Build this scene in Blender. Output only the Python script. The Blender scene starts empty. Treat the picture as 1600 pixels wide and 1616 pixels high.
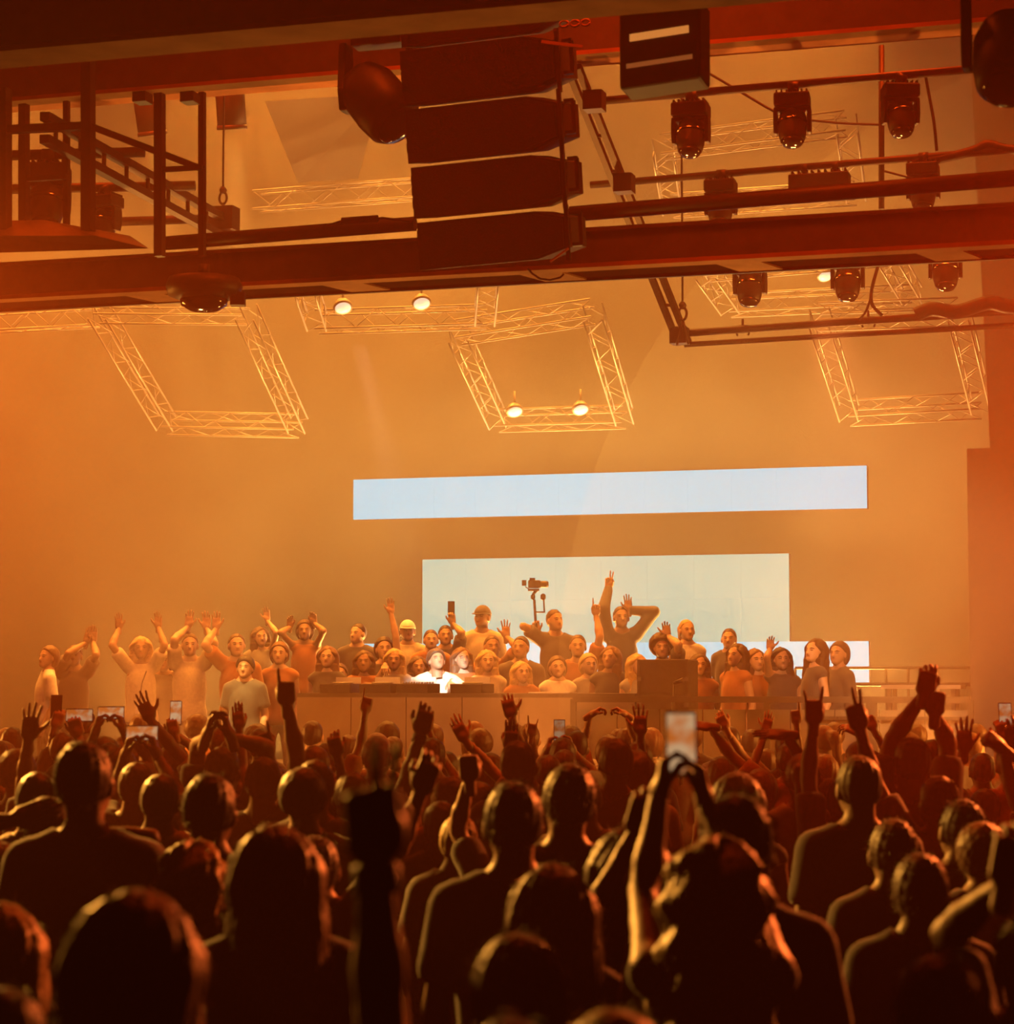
import bpy, math, random
import numpy as np
from mathutils import Vector, Matrix, Euler, Quaternion

# ------------------------------------------------------------------ camera, haze, lights, exposure
scene = bpy.context.scene
COL = scene.collection
F, CX, CY, HOR = 3600.0, 800.0, 808.0, 1078.0     # focal length and horizon of the 1600x1616 frame
CAMZ = 2.05
PITCH = math.atan((HOR - CY) / F)
YAW = math.radians(17.0)                           # the stage front is turned 17 degrees from the picture plane
TY = math.tan(YAW)
cam_d = bpy.data.cameras.new('camera')
cam = bpy.data.objects.new('camera', cam_d)
COL.objects.link(cam)
cam.location = (0, 0, CAMZ)
cam.rotation_euler = (math.pi / 2 + PITCH, 0, 0)
cam_d.sensor_fit = 'HORIZONTAL'
cam_d.sensor_width = 36.0
cam_d.lens = 36.0 * F / 1600.0
cam_d.clip_start = 0.05
cam_d.clip_end = 200
cam_d.dof.use_dof = True
cam_d.dof.focus_distance = 22.0
cam_d.dof.aperture_fstop = 3.7
scene.camera = cam

scene.view_settings.view_transform = 'Standard'
scene.view_settings.look = 'None'
scene.view_settings.exposure = 0.0
scene.view_settings.gamma = 1.0
scene.view_settings.use_curve_mapping = False
scene.cycles.use_denoising = True
scene.cycles.use_adaptive_sampling = True
scene.cycles.adaptive_threshold = 0.06
scene.cycles.adaptive_min_samples = 16
scene.cycles.volume_bounces = 0
scene.cycles.max_bounces = 0
scene.cycles.diffuse_bounces = 0
scene.cycles.glossy_bounces = 0
scene.cycles.sample_clamp_indirect = 4.0

world = bpy.data.worlds.new('hall_haze')
scene.world = world
world.use_nodes = True
wn = world.node_tree
wn.nodes.clear()
w_out = wn.nodes.new('ShaderNodeOutputWorld')
w_bg = wn.nodes.new('ShaderNodeBackground')
w_bg.inputs['Color'].default_value = (0, 0, 0, 1)
w_vol = wn.nodes.new('ShaderNodeVolumeScatter')     # the smoke that fills the hall
w_vol.inputs['Color'].default_value = (1.0, 0.38, 0.16, 1)
w_vol.inputs['Density'].default_value = 0.003
w_vol.inputs['Anisotropy'].default_value = 0.35
wn.links.new(w_bg.outputs[0], w_out.inputs['Surface'])
wn.links.new(w_vol.outputs[0], w_out.inputs['Volume'])


def P(px, py, y):
    """World point whose image is pixel (px, py), standing y metres away along the floor."""
    c, s = math.cos(PITCH), math.sin(PITCH)
    u = (px - CX) / F
    v = (CY - py) / F
    dy = c - v * s
    dz = s + v * c
    k = y / dy
    return Vector((u * k, y, CAMZ + dz * k))


def dep(px, c0):
    """Depth at pixel column px of a plane parallel to the stage front that is c0 away in the picture's middle."""
    return c0 / (1 + TY * (px - CX) / F)


def R(px, py, c0):
    return P(px, py, dep(px, c0))


U = Vector((math.cos(YAW), -math.sin(YAW), 0))      # along the stage front, to the right
N = Vector((math.sin(YAW), math.cos(YAW), 0))       # into the stage
Z = Vector((0, 0, 1))


def lamp(name, kind, loc, energy, color, target=None, size=0.3, cone=60, blend=0.6, spread=None):
    d = bpy.data.lights.new(name, kind)
    d.energy = energy
    d.color = color
    if kind == 'SPOT':
        d.spot_size = math.radians(cone)
        d.spot_blend = blend
        d.shadow_soft_size = size
    elif kind == 'AREA':
        d.shape = 'RECTANGLE'
        d.size, d.size_y = size if isinstance(size, tuple) else (size, size)
        if spread:
            d.spread = math.radians(spread)
    else:
        d.shadow_soft_size = size
    o = bpy.data.objects.new(name, d)
    COL.objects.link(o)
    o.location = loc
    if target is not None:
        o.rotation_euler = (Vector(target) - Vector(loc)).to_track_quat('-Z', 'Y').to_euler()
    return o


AMBER = (1.0, 0.255, 0.026)
# rows of amber wash lamps hung under the roof over the stage, above the picture
for k, (px, c0, e) in enumerate([(-150, 22.5, 0.85), (500, 22.5, 0.7), (1150, 22.5, 0.3), (-150, 26.2, 1.25), (500, 26.2, 1.5), (1150, 26.2, 1.15)]):
    b = R(px, HOR, c0)
    lamp('wash_lamp', 'AREA', (b.x, b.y, 9.6), 735 * e, AMBER, (b.x, b.y, 0), size=(3.4, 1.4), spread=125)
# unseen amber uplights added behind the riser guests to brighten the low haze
for px, e in ((350, 0.9), (760, 1.8), (1230, 1.8)):
    b = R(px, HOR, 26.4)
    lamp('added_uplight', 'AREA', (b.x, b.y, 1.2), 600 * e, (1.0, 0.35, 0.065), (b.x, b.y - 1.2, 6.0), size=(2.4, 0.3), spread=130)
# unseen red light added over the dance floor to redden the nearer haze
for k, (px, c0, e) in enumerate([(800, 13.5, 1.5), (100, 17.0, 1.3), (1500, 17.0, 1.9)]):
    b = R(px, HOR, c0)
    lamp('added_red_wash', 'AREA', (b.x, b.y, 9.5), 150 * e, (1.0, 0.055, 0.003), (b.x, b.y, 0), size=(2.0, 1.2), spread=140)
# unseen front lights for the stage faces, the rightmost added to brighten the right wall
for px, tx, e in ((150, 300, 0.4), (800, 800, 0.6), (1300, 1490, 2.4)):
    b, t = R(px, HOR, 15.9), R(tx, HOR, 23.5)
    lamp('front_light', 'SPOT', (b.x, b.y, 4.5), 700 * e, (1.0, 0.42, 0.13), (t.x, t.y, 2.1), size=0.12, cone=34, blend=0.8)
b, t = R(560, HOR, 16.2), R(690, HOR, 22.5)
lamp('key_light', 'SPOT', (b.x, b.y, 4.6), 6000, (1.0, 0.75, 0.55), (t.x, t.y, 2.2), size=0.06, cone=6, blend=0.4)
# unseen amber fill added beyond both frame sides to lift the low haze
lamp('added_side_fill', 'AREA', (-7.2, 19.4, 2.6), 280, AMBER, (0.5, 18.4, 1.6), size=(1.2, 2.0), spread=110)
lamp('added_side_fill', 'AREA', (6.6, 17.2, 2.6), 290, AMBER, (0.0, 18.6, 1.6), size=(1.2, 2.0), spread=110)
# unseen amber spots added at the stage edge to brighten the beam undersides
for px in (250, 850, 1450):
    b, t = R(px, HOR, 20.6), R(px, HOR, 14.5)
    lamp('added_beam_light', 'SPOT', (b.x, b.y, 1.0), 1600, (1.0, 0.30, 0.045), (t.x, t.y, 6.6), size=0.2, cone=48, blend=0.9)
# back lights beside the stage that throw gold from the left and red from the right onto the crowd
lamp('gold_back_light', 'SPOT', (-5.6, 14.6, 4.6), 8200, (1.0, 0.36, 0.045), (0.3, 5.5, 1.3), size=0.3, cone=40)
lamp('red_back_light', 'SPOT', (5.2, 13.8, 4.4), 6000, (1.0, 0.14, 0.02), (0.2, 5.5, 1.3), size=0.3, cone=40)

# ------------------------------------------------------------------ helpers
def mat(name, color, rough=0.6, metal=0.0, noise=0.0, scale=8.0, bump=0.0, spec=0.5, sheen=0.0, emit=None, estr=0.0):
    m = bpy.data.materials.new(name)
    m.use_nodes = True
    nt = m.node_tree
    b = nt.nodes['Principled BSDF']
    b.inputs['Base Color'].default_value = (*color, 1)
    b.inputs['Roughness'].default_value = rough
    b.inputs['Metallic'].default_value = metal
    b.inputs['Specular IOR Level'].default_value = spec
    if sheen:
        b.inputs['Sheen Weight'].default_value = sheen
        b.inputs['Sheen Roughness'].default_value = 0.4
    if emit is not None:
        b.inputs['Emission Color'].default_value = (*emit, 1)
        b.inputs['Emission Strength'].default_value = estr
    if noise > 0 or bump > 0:
        tc = nt.nodes.new('ShaderNodeTexCoord')
        nz = nt.nodes.new('ShaderNodeTexNoise')
        nz.inputs['Scale'].default_value = scale
        nz.inputs['Detail'].default_value = 4
        nt.links.new(tc.outputs['Object'], nz.inputs['Vector'])
        if noise > 0:
            r = nt.nodes.new('ShaderNodeValToRGB')
            r.color_ramp.elements[0].position = 0.3
            r.color_ramp.elements[1].position = 0.7
            r.color_ramp.elements[0].color = (*[c * (1 - noise) for c in color], 1)
            r.color_ramp.elements[1].color = (*[min(1, c * (1 + noise)) for c in color], 1)
            nt.links.new(nz.outputs['Fac'], r.inputs['Fac'])
            nt.links.new(r.outputs['Color'], b.inputs['Base Color'])
        if bump > 0:
            bp = nt.nodes.new('ShaderNodeBump')
            bp.inputs['Strength'].default_value = bump
            bp.inputs['Distance'].default_value = 0.01
            nt.links.new(nz.outputs['Fac'], bp.inputs['Height'])
            nt.links.new(bp.outputs['Normal'], b.inputs['Normal'])
    return m


M = {}
M['black_metal'] = mat('black_metal', (0.035, 0.033, 0.03), 0.5, 0.0, 0.2, 6, spec=0.4)
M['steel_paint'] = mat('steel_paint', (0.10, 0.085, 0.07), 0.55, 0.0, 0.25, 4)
M['lit_steel'] = mat('lit_steel', (0.55, 0.26, 0.12), 0.85, 0.0, 0.2, 3, spec=0.1)  # orange of the lit undersides put into the base colour, unlike the dark web
M['alu'] = mat('alu', (0.22, 0.21, 0.2), 0.4, 0.2, 0.05, 20)
M['lens_glass'] = mat('lens_glass', (0.05, 0.05, 0.06), 0.08, 0.0, spec=0.8)
M['soffit_black'] = mat('soffit_black', (0.03, 0.025, 0.02), 1.0, 0.0, 0.2, 6, spec=0.0)
M['chrome'] = mat('chrome', (0.85, 0.82, 0.78), 0.2, 1.0)
M['cable'] = mat('cable', (0.02, 0.02, 0.02), 0.6)
M['speaker_black'] = mat('speaker_black', (0.02, 0.02, 0.02), 0.75, 0.0, 0.2, 30, bump=0.2)
M['grille'] = mat('grille', (0.025, 0.025, 0.025), 0.6, 0.3, 0.3, 120, bump=0.4)
M['concrete'] = mat('concrete', (0.20, 0.19, 0.18), 0.9, 0.0, 0.25, 1.2)
M['wall_paint'] = mat('wall_paint', (0.16, 0.14, 0.12), 0.9, 0.0, 0.15, 1.0)
M['drape'] = mat('drape', (0.05, 0.045, 0.04), 0.95, 0.0, 0.2, 3)
M['booth_board'] = mat('booth_board', (0.30, 0.24, 0.19), 0.8, 0.0, 0.15, 3)
M['stage_black'] = mat('stage_black', (0.09, 0.08, 0.07), 0.7, 0.0, 0.2, 3)
M['deck_edge'] = mat('deck_edge', (0.5, 0.45, 0.4), 0.5, 0.0, 0.1, 3)
M['white_top'] = mat('white_top', (0.8, 0.8, 0.78), 0.5)


def link(o, parent=None):
    COL.objects.link(o)
    if parent is not None:
        o.parent = parent
    return o


def tag(o, label, cat, group=None, kind=None):
    o['label'] = label
    if cat:
        o['category'] = cat
    if group:
        o['group'] = group
    if kind:
        o['kind'] = kind
    return o


def empty(name, loc=(0, 0, 0)):
    o = bpy.data.objects.new(name, None)
    o.empty_display_size = 0.1
    o.location = loc
    return link(o)


class MB:
    """Collects simple solids and builds them as one mesh object."""

    def __init__(self):
        self.v, self.f, self.sm = [], [], []

    def add(self, verts, faces, smooth=False):
        n = len(self.v)
        self.v += [Vector(p) for p in verts]
        self.f += [tuple(i + n for i in q) for q in faces]
        self.sm += [smooth] * len(faces)
        return self

    def hexa(self, pts):
        return self.add(pts, [(0, 3, 2, 1), (4, 5, 6, 7), (0, 1, 5, 4), (1, 2, 6, 5), (2, 3, 7, 6), (3, 0, 4, 7)])

    def box(self, c, hx, hy, hz, ax=None):
        ax = ax or (Vector((1, 0, 0)), Vector((0, 1, 0)), Vector((0, 0, 1)))
        c = Vector(c)
        pts = []
        for sz in (-1, 1):
            for sx, sy in ((-1, -1), (1, -1), (1, 1), (-1, 1)):
                pts.append(c + ax[0] * (sx * hx) + ax[1] * (sy * hy) + ax[2] * (sz * hz))
        return self.hexa(pts)

    def beam(self, p, q, w, h, up=Z):
        """A rectangular bar from p to q, w across and h along up."""
        p, q = Vector(p), Vector(q)
        a = (q - p).normalized()
        s = a.cross(Vector(up)).normalized()
        t = s.cross(a).normalized()
        pts = [o + s * (i * w / 2) + t * (j * h / 2) for o in (p, q) for i, j in ((-1, -1), (1, -1), (1, 1), (-1, 1))]
        return self.hexa(pts)

    def tube(self, p, q, r, n=8, r2=None):
        p, q = Vector(p), Vector(q)
        a = (q - p).normalized()
        s = a.orthogonal().normalized()
        t = a.cross(s)
        r2 = r if r2 is None else r2
        pts = [p + (s * math.cos(2 * math.pi * i / n) + t * math.sin(2 * math.pi * i / n)) * r for i in range(n)]
        pts += [q + (s * math.cos(2 * math.pi * i / n) + t * math.sin(2 * math.pi * i / n)) * r2 for i in range(n)]
        fs = [(i, (i + 1) % n, n + (i + 1) % n, n + i) for i in range(n)]
        self.add(pts, fs, True)
        m = len(self.v)
        self.f += [tuple(range(m - 2 * n + n - 1, m - 2 * n - 1, -1)), tuple(range(m - n, m))]
        self.sm += [False, False]
        return self

    def path(self, pts, r, n=6):
        pts = [Vector(p) for p in pts]
        rings = []
        ref = None
        for i, p in enumerate(pts):
            a = (pts[min(i + 1, len(pts) - 1)] - pts[max(i - 1, 0)]).normalized()
            s = a.orthogonal().normalized() if ref is None else (ref - a * ref.dot(a)).normalized()
            ref = s
            t = a.cross(s)
            rings.append([p + (s * math.cos(2 * math.pi * k / n) + t * math.sin(2 * math.pi * k / n)) * r for k in range(n)])
        vs = [v for rg in rings for v in rg]
        fs = []
        for i in range(len(pts) - 1):
            for k in range(n):
                fs.append((i * n + k, i * n + (k + 1) % n, (i + 1) * n + (k + 1) % n, (i + 1) * n + k))
        fs.append(tuple(range(n - 1, -1, -1)))
        fs.append(tuple(range((len(pts) - 1) * n, len(pts) * n)))
        return self.add(vs, fs, True)

    def lathe(self, prof, c=(0, 0, 0), axis=Z, n=20):
        """prof: (radius, height) pairs along axis from c."""
        axis = Vector(axis).normalized()
        s = axis.orthogonal().normalized()
        t = axis.cross(s)
        c = Vector(c)
        vs, fs = [], []
        for r, h in prof:
            r = max(r, 1e-4)
            vs += [c + axis * h + (s * math.cos(2 * math.pi * k / n) + t * math.sin(2 * math.pi * k / n)) * r for k in range(n)]
        for i in range(len(prof) - 1):
            for k in range(n):
                fs.append((i * n + k, i * n + (k + 1) % n, (i + 1) * n + (k + 1) % n, (i + 1) * n + k))
        fs.append(tuple(range(n - 1, -1, -1)))
        fs.append(tuple(range((len(prof) - 1) * n, len(prof) * n)))
        return self.add(vs, fs, True)

    def prism(self, poly, c, ax, ay, az, depth):
        """poly: 2-D outline in (ax, ay), extruded along az by depth."""
        c = Vector(c)
        n = len(poly)
        vs = [c + ax * x + ay * y for x, y in poly] + [c + ax * x + ay * y + az * depth for x, y in poly]
        fs = [tuple(range(n - 1, -1, -1)), tuple(range(n, 2 * n))]
        fs += [(i, (i + 1) % n, n + (i + 1) % n, n + i) for i in range(n)]
        return self.add(vs, fs)

    def mesh(self, name, m):
        me = bpy.data.meshes.new(name)
        me.from_pydata([tuple(p) for p in self.v], [], self.f)
        me.polygons.foreach_set('use_smooth', self.sm)
        if m is not None:
            me.materials.append(M[m] if isinstance(m, str) else m)
        me.update()
        return me

    def build(self, name, m, parent=None, bevel=0.0):
        o = bpy.data.objects.new(name, self.mesh(name, m))
        if bevel:
            bv = o.modifiers.new('edges', 'BEVEL')
            bv.width = bevel
            bv.segments = 2
            bv.limit_method = 'ANGLE'
        return link(o, parent)


def copy_tree(o, parent=None):
    c = o.copy()
    COL.objects.link(c)
    c.parent = parent
    for ch in list(o.children):
        copy_tree(ch, c)
    return c


def struct(name, mb, m, label=None, parent=None):
    o = mb.build(name, m, parent)
    if parent is None:
        o['kind'] = 'structure'
        if label:
            o['label'] = label
    return o


# ------------------------------------------------------------------ the hall
def room_box(u0, u1, n0, n1, z0, z1):
    """Box in hall axes: u along the stage front, n into the stage."""
    mb = MB()
    pts = [U * u + N * n + Z * z for z in (z0, z1) for u, n in ((u0, n0), (u1, n0), (u1, n1), (u0, n1))]
    mb.hexa(pts)
    return mb


SC = 28.0 * math.cos(YAW)        # distance of the screen wall along N
struct('floor', room_box(-16, 14, -6, SC + 3, -0.2, 0), 'concrete', 'dark concrete hall floor under the crowd')
struct('wall_back', room_box(-16, 14, SC + 0.6, SC + 0.9, 0, 12), 'wall_paint', 'hazy back wall behind the screens')
struct('ceiling', room_box(-16, 14, -6, SC + 3, 12, 12.3), 'wall_paint', 'dark roof above the steel beams')
struct('wall_left', room_box(-16.3, -16, -6, SC + 3, 0, 12), 'wall_paint', 'left side wall of the hall lost in haze')
# right side wall beside the stage: a lower block that steps out and an upper part that leans back
rw = R(1531, HOR, 23.2)
ru, rn = rw.dot(U), rw.dot(N)
zl = P(1525, 708, rw.y).z
wr = struct('wall_right', room_box(ru, 14, rn, SC + 0.6, 0, zl), 'wall_paint', 'right side wall beside the stage with a stepped upper part')
ru2 = R(1568, HOR, 23.2).dot(U)
ru3 = R(1545, HOR, 23.2).dot(U)
mb = MB()
mb.hexa([U * ru2 + N * rn + Z * zl, U * 14 + N * rn + Z * zl, U * 14 + N * (SC + .6) + Z * zl, U * ru2 + N * (SC + .6) + Z * zl,
         U * (ru3 - 0.12) + N * rn + Z * 12, U * 14 + N * rn + Z * 12, U * 14 + N * (SC + .6) + Z * 12, U * (ru3 - 0.12) + N * (SC + .6) + Z * 12])
struct('upper_wall', mb, 'wall_paint', parent=wr)

# thick smoke that hangs over the stage half of the hall
hz = bpy.data.materials.new('stage_smoke')
hz.use_nodes = True
hz.node_tree.nodes.clear()
hz_out = hz.node_tree.nodes.new('ShaderNodeOutputMaterial')
hz_vol = hz.node_tree.nodes.new('ShaderNodeVolumeScatter')
hz_vol.inputs['Color'].default_value = (1.0, 0.62, 0.45, 1)
hz_vol.inputs['Density'].default_value = 0.16
hz_vol.inputs['Anisotropy'].default_value = 0.4
hz.node_tree.links.new(hz_vol.outputs[0], hz_out.inputs['Volume'])
hz2 = hz.copy()
hz2.name = 'floor_smoke'
hz2.node_tree.nodes['Volume Scatter'].inputs['Density'].default_value = 0.016
hz2.node_tree.nodes['Volume Scatter'].inputs['Color'].default_value = (1.0, 0.2, 0.08, 1)
o = room_box(-15.9, 13.9, 8.8, 15.45, -0.1, 11.9).build('haze', hz2)
tag(o, 'thin red smoke haze over the middle of the crowd', 'haze', kind='stuff')
o = room_box(-15.9, 13.9, 15.45, SC + 0.55, -0.1, 11.9).build('haze', hz)
tag(o, 'orange smoke haze filling the air over the stage', 'haze', kind='stuff')

# ------------------------------------------------------------------ LED screens
def screen_mat(name, color, strength):
    m = bpy.data.materials.new(name)
    m.use_nodes = True
    nt = m.node_tree
    b = nt.nodes['Principled BSDF']
    b.inputs['Base Color'].default_value = (0.02, 0.02, 0.02, 1)
    b.inputs['Roughness'].default_value = 0.6
    b.inputs['Emission Color'].default_value = (*color, 1)
    b.inputs['Emission Strength'].default_value = strength
    return m


M['led_blue'] = screen_mat('led_blue', (0.07, 0.66, 0.83), 1.05)
M['led_cream'] = screen_mat('led_cream', (0.20, 0.62, 0.50), 0.92)


def led_screen(name, x0, x1, ytop, ybot, ref_px, c0, m, label, cols, rows):
    """Screen between columns x0..x1; heights taken at column ref_px."""
    a, b = R(x0, HOR, c0), R(x1, HOR, c0)
    rp = dep(ref_px, c0)
    zt, zb = P(ref_px, ytop, rp).z, P(ref_px, ybot, rp).z
    root = empty(name, (a + b) / 2 * 1 + Z * (zb - CAMZ))
    tag(root, label, 'screen', 'white video screens over the stage')
    base = root.location
    w = (b - a).length
    h = zt - zb
    body = MB().box(N * 0.09 + Z * h / 2, w / 2, 0.06, h / 2, (U, N, Z))
    body.build('cabinet', 'black_metal', root)
    pw, ph = w / cols, h / rows
    me = MB().box((0, 0, 0), pw / 2 - 0.0006, 0.012, ph / 2 - 0.0006, (U, N, Z)).mesh('tile', M[m])
    for i in range(cols):
        for j in range(rows):
            o = bpy.data.objects.new('tile', me)
            o.location = U * (-w / 2 + pw * (i + 0.5)) + N * 0.015 + Z * (ph * (j + 0.5))
            link(o, root)
    return root


led_screen('led_screen', 556, 1371, 757, 820, 556, 27.6, 'led_blue', 'long thin blue-white video screen strip glowing above the stage', 12, 1)
led_screen('led_screen', 666, 1246, 883, 1016, 666, 27.9, 'led_cream', 'large cream-white video screen behind the raised arms and camera operator', 8, 2)
led_screen('led_screen', 556, 1371, 1016, 1082, 556, 27.6, 'led_blue', 'low blue-white video screen strip behind the people on stage', 12, 1)

# ------------------------------------------------------------------ steel roof beams and the line array
def i_beam(name, x0, y0, x1, y1, c0, flange, web, label):
    p, q = R(x0, y0, c0), R(x1, y1, c0)
    zm = (p.z + q.z) / 2
    root = empty(name, ((p.x + q.x) / 2, (p.y + q.y) / 2, zm))
    tag(root, label, 'beam', 'steel roof beams')
    o = root.location
    a, b = Vector((p.x, p.y, zm)) - o, Vector((q.x, q.y, zm)) - o
    MB().beam(a + N * flange / 2 + Z * 0.015, b + N * flange / 2 + Z * 0.015, flange, 0.03).build('bottom_flange', 'lit_steel', root)
    MB().beam(a + N * flange / 2 + Z * (web / 2 + .03), b + N * flange / 2 + Z * (web / 2 + .03), 0.05, web).build('web', 'steel_paint', root)
    MB().beam(a + N * flange / 2 + Z * (web + .045), b + N * flange / 2 + Z * (web + .045), flange, 0.03).build('top_flange', 'steel_paint', root)
    return root


i_beam('roof_beam', -350, 135, 1950, -120, 12.0, 0.34, 0.75, 'nearest dark steel roof beam crossing the top edge of the picture')
i_beam('roof_beam', -350, 195, 1950, -5, 16.0, 0.32, 0.85, 'dark steel roof beam behind the loudspeaker column with a lit lower flange')

# nearer double beam across the picture: front girder, batten plates, rear rail
def girder():
    c0 = 15.5
    p, q = R(-350, 515, c0), R(1950, 380, c0)
    zb = R(800, 427, c0).z
    root = empty('girder', ((p.x + q.x) / 2, (p.y + q.y) / 2, zb))
    tag(root, 'wide dark red steel girder crossing the picture below the loudspeaker column', 'beam', 'steel roof beams')
    o = root.location
    a, b = Vector((p.x, p.y, zb)) - o, Vector((q.x, q.y, zb)) - o
    MB().beam(a + Z * 0.12, b + Z * 0.12, 0.06, 0.23).build('web', 'steel_paint', root)
    MB().beam(a + N * 0.03 + Z * 0.0, b + N * 0.03, 0.14, 0.03).build('bottom_flange', 'lit_steel', root)
    MB().beam(a + N * 0.02 + Z * 0.245, b + N * 0.02 + Z * 0.245, 0.14, 0.025).build('top_flange', 'steel_paint', root)
    MB().beam(a + N * 0.46, b + N * 0.46, 0.03, 0.04).build('rear_rail', 'black_metal', root)
    MB().beam(a + N * 0.27 + Z * 0.008, b + N * 0.27 + Z * 0.008, 0.35, 0.012).build('soffit', 'soffit_black', root)
    for px in (-90, 225, 540, 855, 1170, 1490, 1800):
        c = R(px, 427, c0)
        c = Vector((c.x, c.y, zb)) - o
        MB().prism([(-0.2, 0.10), (0.1, 0.10), (0.2, 0.44), (-0.1, 0.44)], c - Z * 0.012, U, N, Z, 0.012).build('batten_plate', 'lit_steel', root)
    # the hand rail that runs above the girder
    rz = R(800, 352, c0).z - zb
    MB().tube(R(262, 384, c0) - o, R(655, 353, c0) - o, 0.052, 10).build('rail', 'black_metal', root)
    MB().tube(R(900, 338, c0) - o, R(1960, 252, c0) - o, 0.055, 10).build('rail', 'black_metal', root)
    for px in (1040, 1215, 1500):
        t = R(px, 352 - (px - 800) * 0.075, c0) - o
        MB().beam(t, t - Z * 0.16, 0.035, 0.035).build('rail_post', 'black_metal', root)
    return root


girder()

# connector cable lying on the rail left of the loudspeakers
mb = MB()
mb.path([R(x, y, 15.4) for x, y in ((505, 357), (520, 355), (535, 350), (548, 347))], 0.008)
mb.path([R(x, y, 15.4) for x, y in ((590, 345), (605, 344), (620, 346), (650, 349))], 0.008)
o = mb.build('power_cable', 'cable')
tag(o, 'black cable with a fat connector lying on the rail beside the loudspeakers', 'cable')
MB().tube(R(540, 349, 15.4), R(596, 345, 15.4), 0.026, 10).build('connector', 'cable', o)
mb = MB()
mb.path([R(x, y, 15.0) for x, y in ((833, 424), (840, 432), (852, 440), (868, 442), (884, 438), (890, 432))], 0.007)
o = mb.build('loop_cable', 'cable')
tag(o, 'thin black cable loop hanging below the girder under the loudspeakers', 'cable')

# fixture seen under the girder on the left
def dome_fixture():
    c = R(322, 462, 15.2)
    root = empty('dome_fixture', c)
    tag(root, 'round dark fixture hanging under the girder on the left', 'lamp')
    MB().lathe([(0.25, 0.10), (0.27, 0.04), (0.25, -0.02), (0.17, -0.05)], n=24).build('housing', 'black_metal', root)
    MB().lathe([(0.17, -0.04), (0.16, -0.09), (0.10, -0.125), (0.02, -0.135)], n=24).build('dome', 'lens_glass', root)
    MB().box((0.24, -0.02, -0.05), 0.05, 0.05, 0.045).build('side_unit', 'black_metal', root)
    MB().tube((0, 0, 0.1), (0, 0, 0.2), 0.04, 10).build('stem', 'black_metal', root)
    return root


dome_fixture()

# catwalk cage on the left
def cage():
    c0 = 14.7
    o = R(160, 360, c0)
    root = empty('catwalk_cage', o)
    tag(root, 'dark steel catwalk cage with posts and sloping rail on the left', 'cage')

    def bar(name, x0, y0, x1, y1, w, ca=c0, cb=c0, m='black_metal'):
        MB().beam(R(x0, y0, ca) - o, R(x1, y1, cb) - o, w * 0.9, w, N).build(name, m, root)
    bar('post', 139, 60, 139, 365, 0.082)
    bar('post', 252, 148, 252, 405, 0.066)
    bar('post', 319, 146, 319, 405, 0.046, 15.0, 15.0)
    bar('post', 38, 165, 38, 360, 0.065, 15.1, 15.1)
    bar('post', 105, 160, 105, 360, 0.042, 15.2, 15.2)
    bar('post', 6, 140, 6, 370, 0.09)
    bar('rail', -20, 206, 140, 199, 0.06)
    bar('rail', 140, 198, 322, 268, 0.05, 14.7, 15.0)
    bar('rail', 252, 268, 320, 264, 0.035)
    bar('rail', 38, 283, 105, 279, 0.04, 15.1, 15.1)
    MB().hexa([R(x, y, c) - o for x, y, c in ((-40, 372, 14.5), (150, 372, 14.5), (235, 392, 14.6), (-40, 400, 14.6),
                                             (-40, 349, 14.9), (70, 347, 14.9), (205, 372, 14.9), (-40, 362, 15.1))]).build('platform', 'steel_paint', root)
    for sx in (225, 300):
        MB().box(R(sx, 155, 14.9) - o, 0.05, 0.06, 0.035, (U, N, Z)).build('bracket', 'black_metal', root)
    return root


cage()


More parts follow.
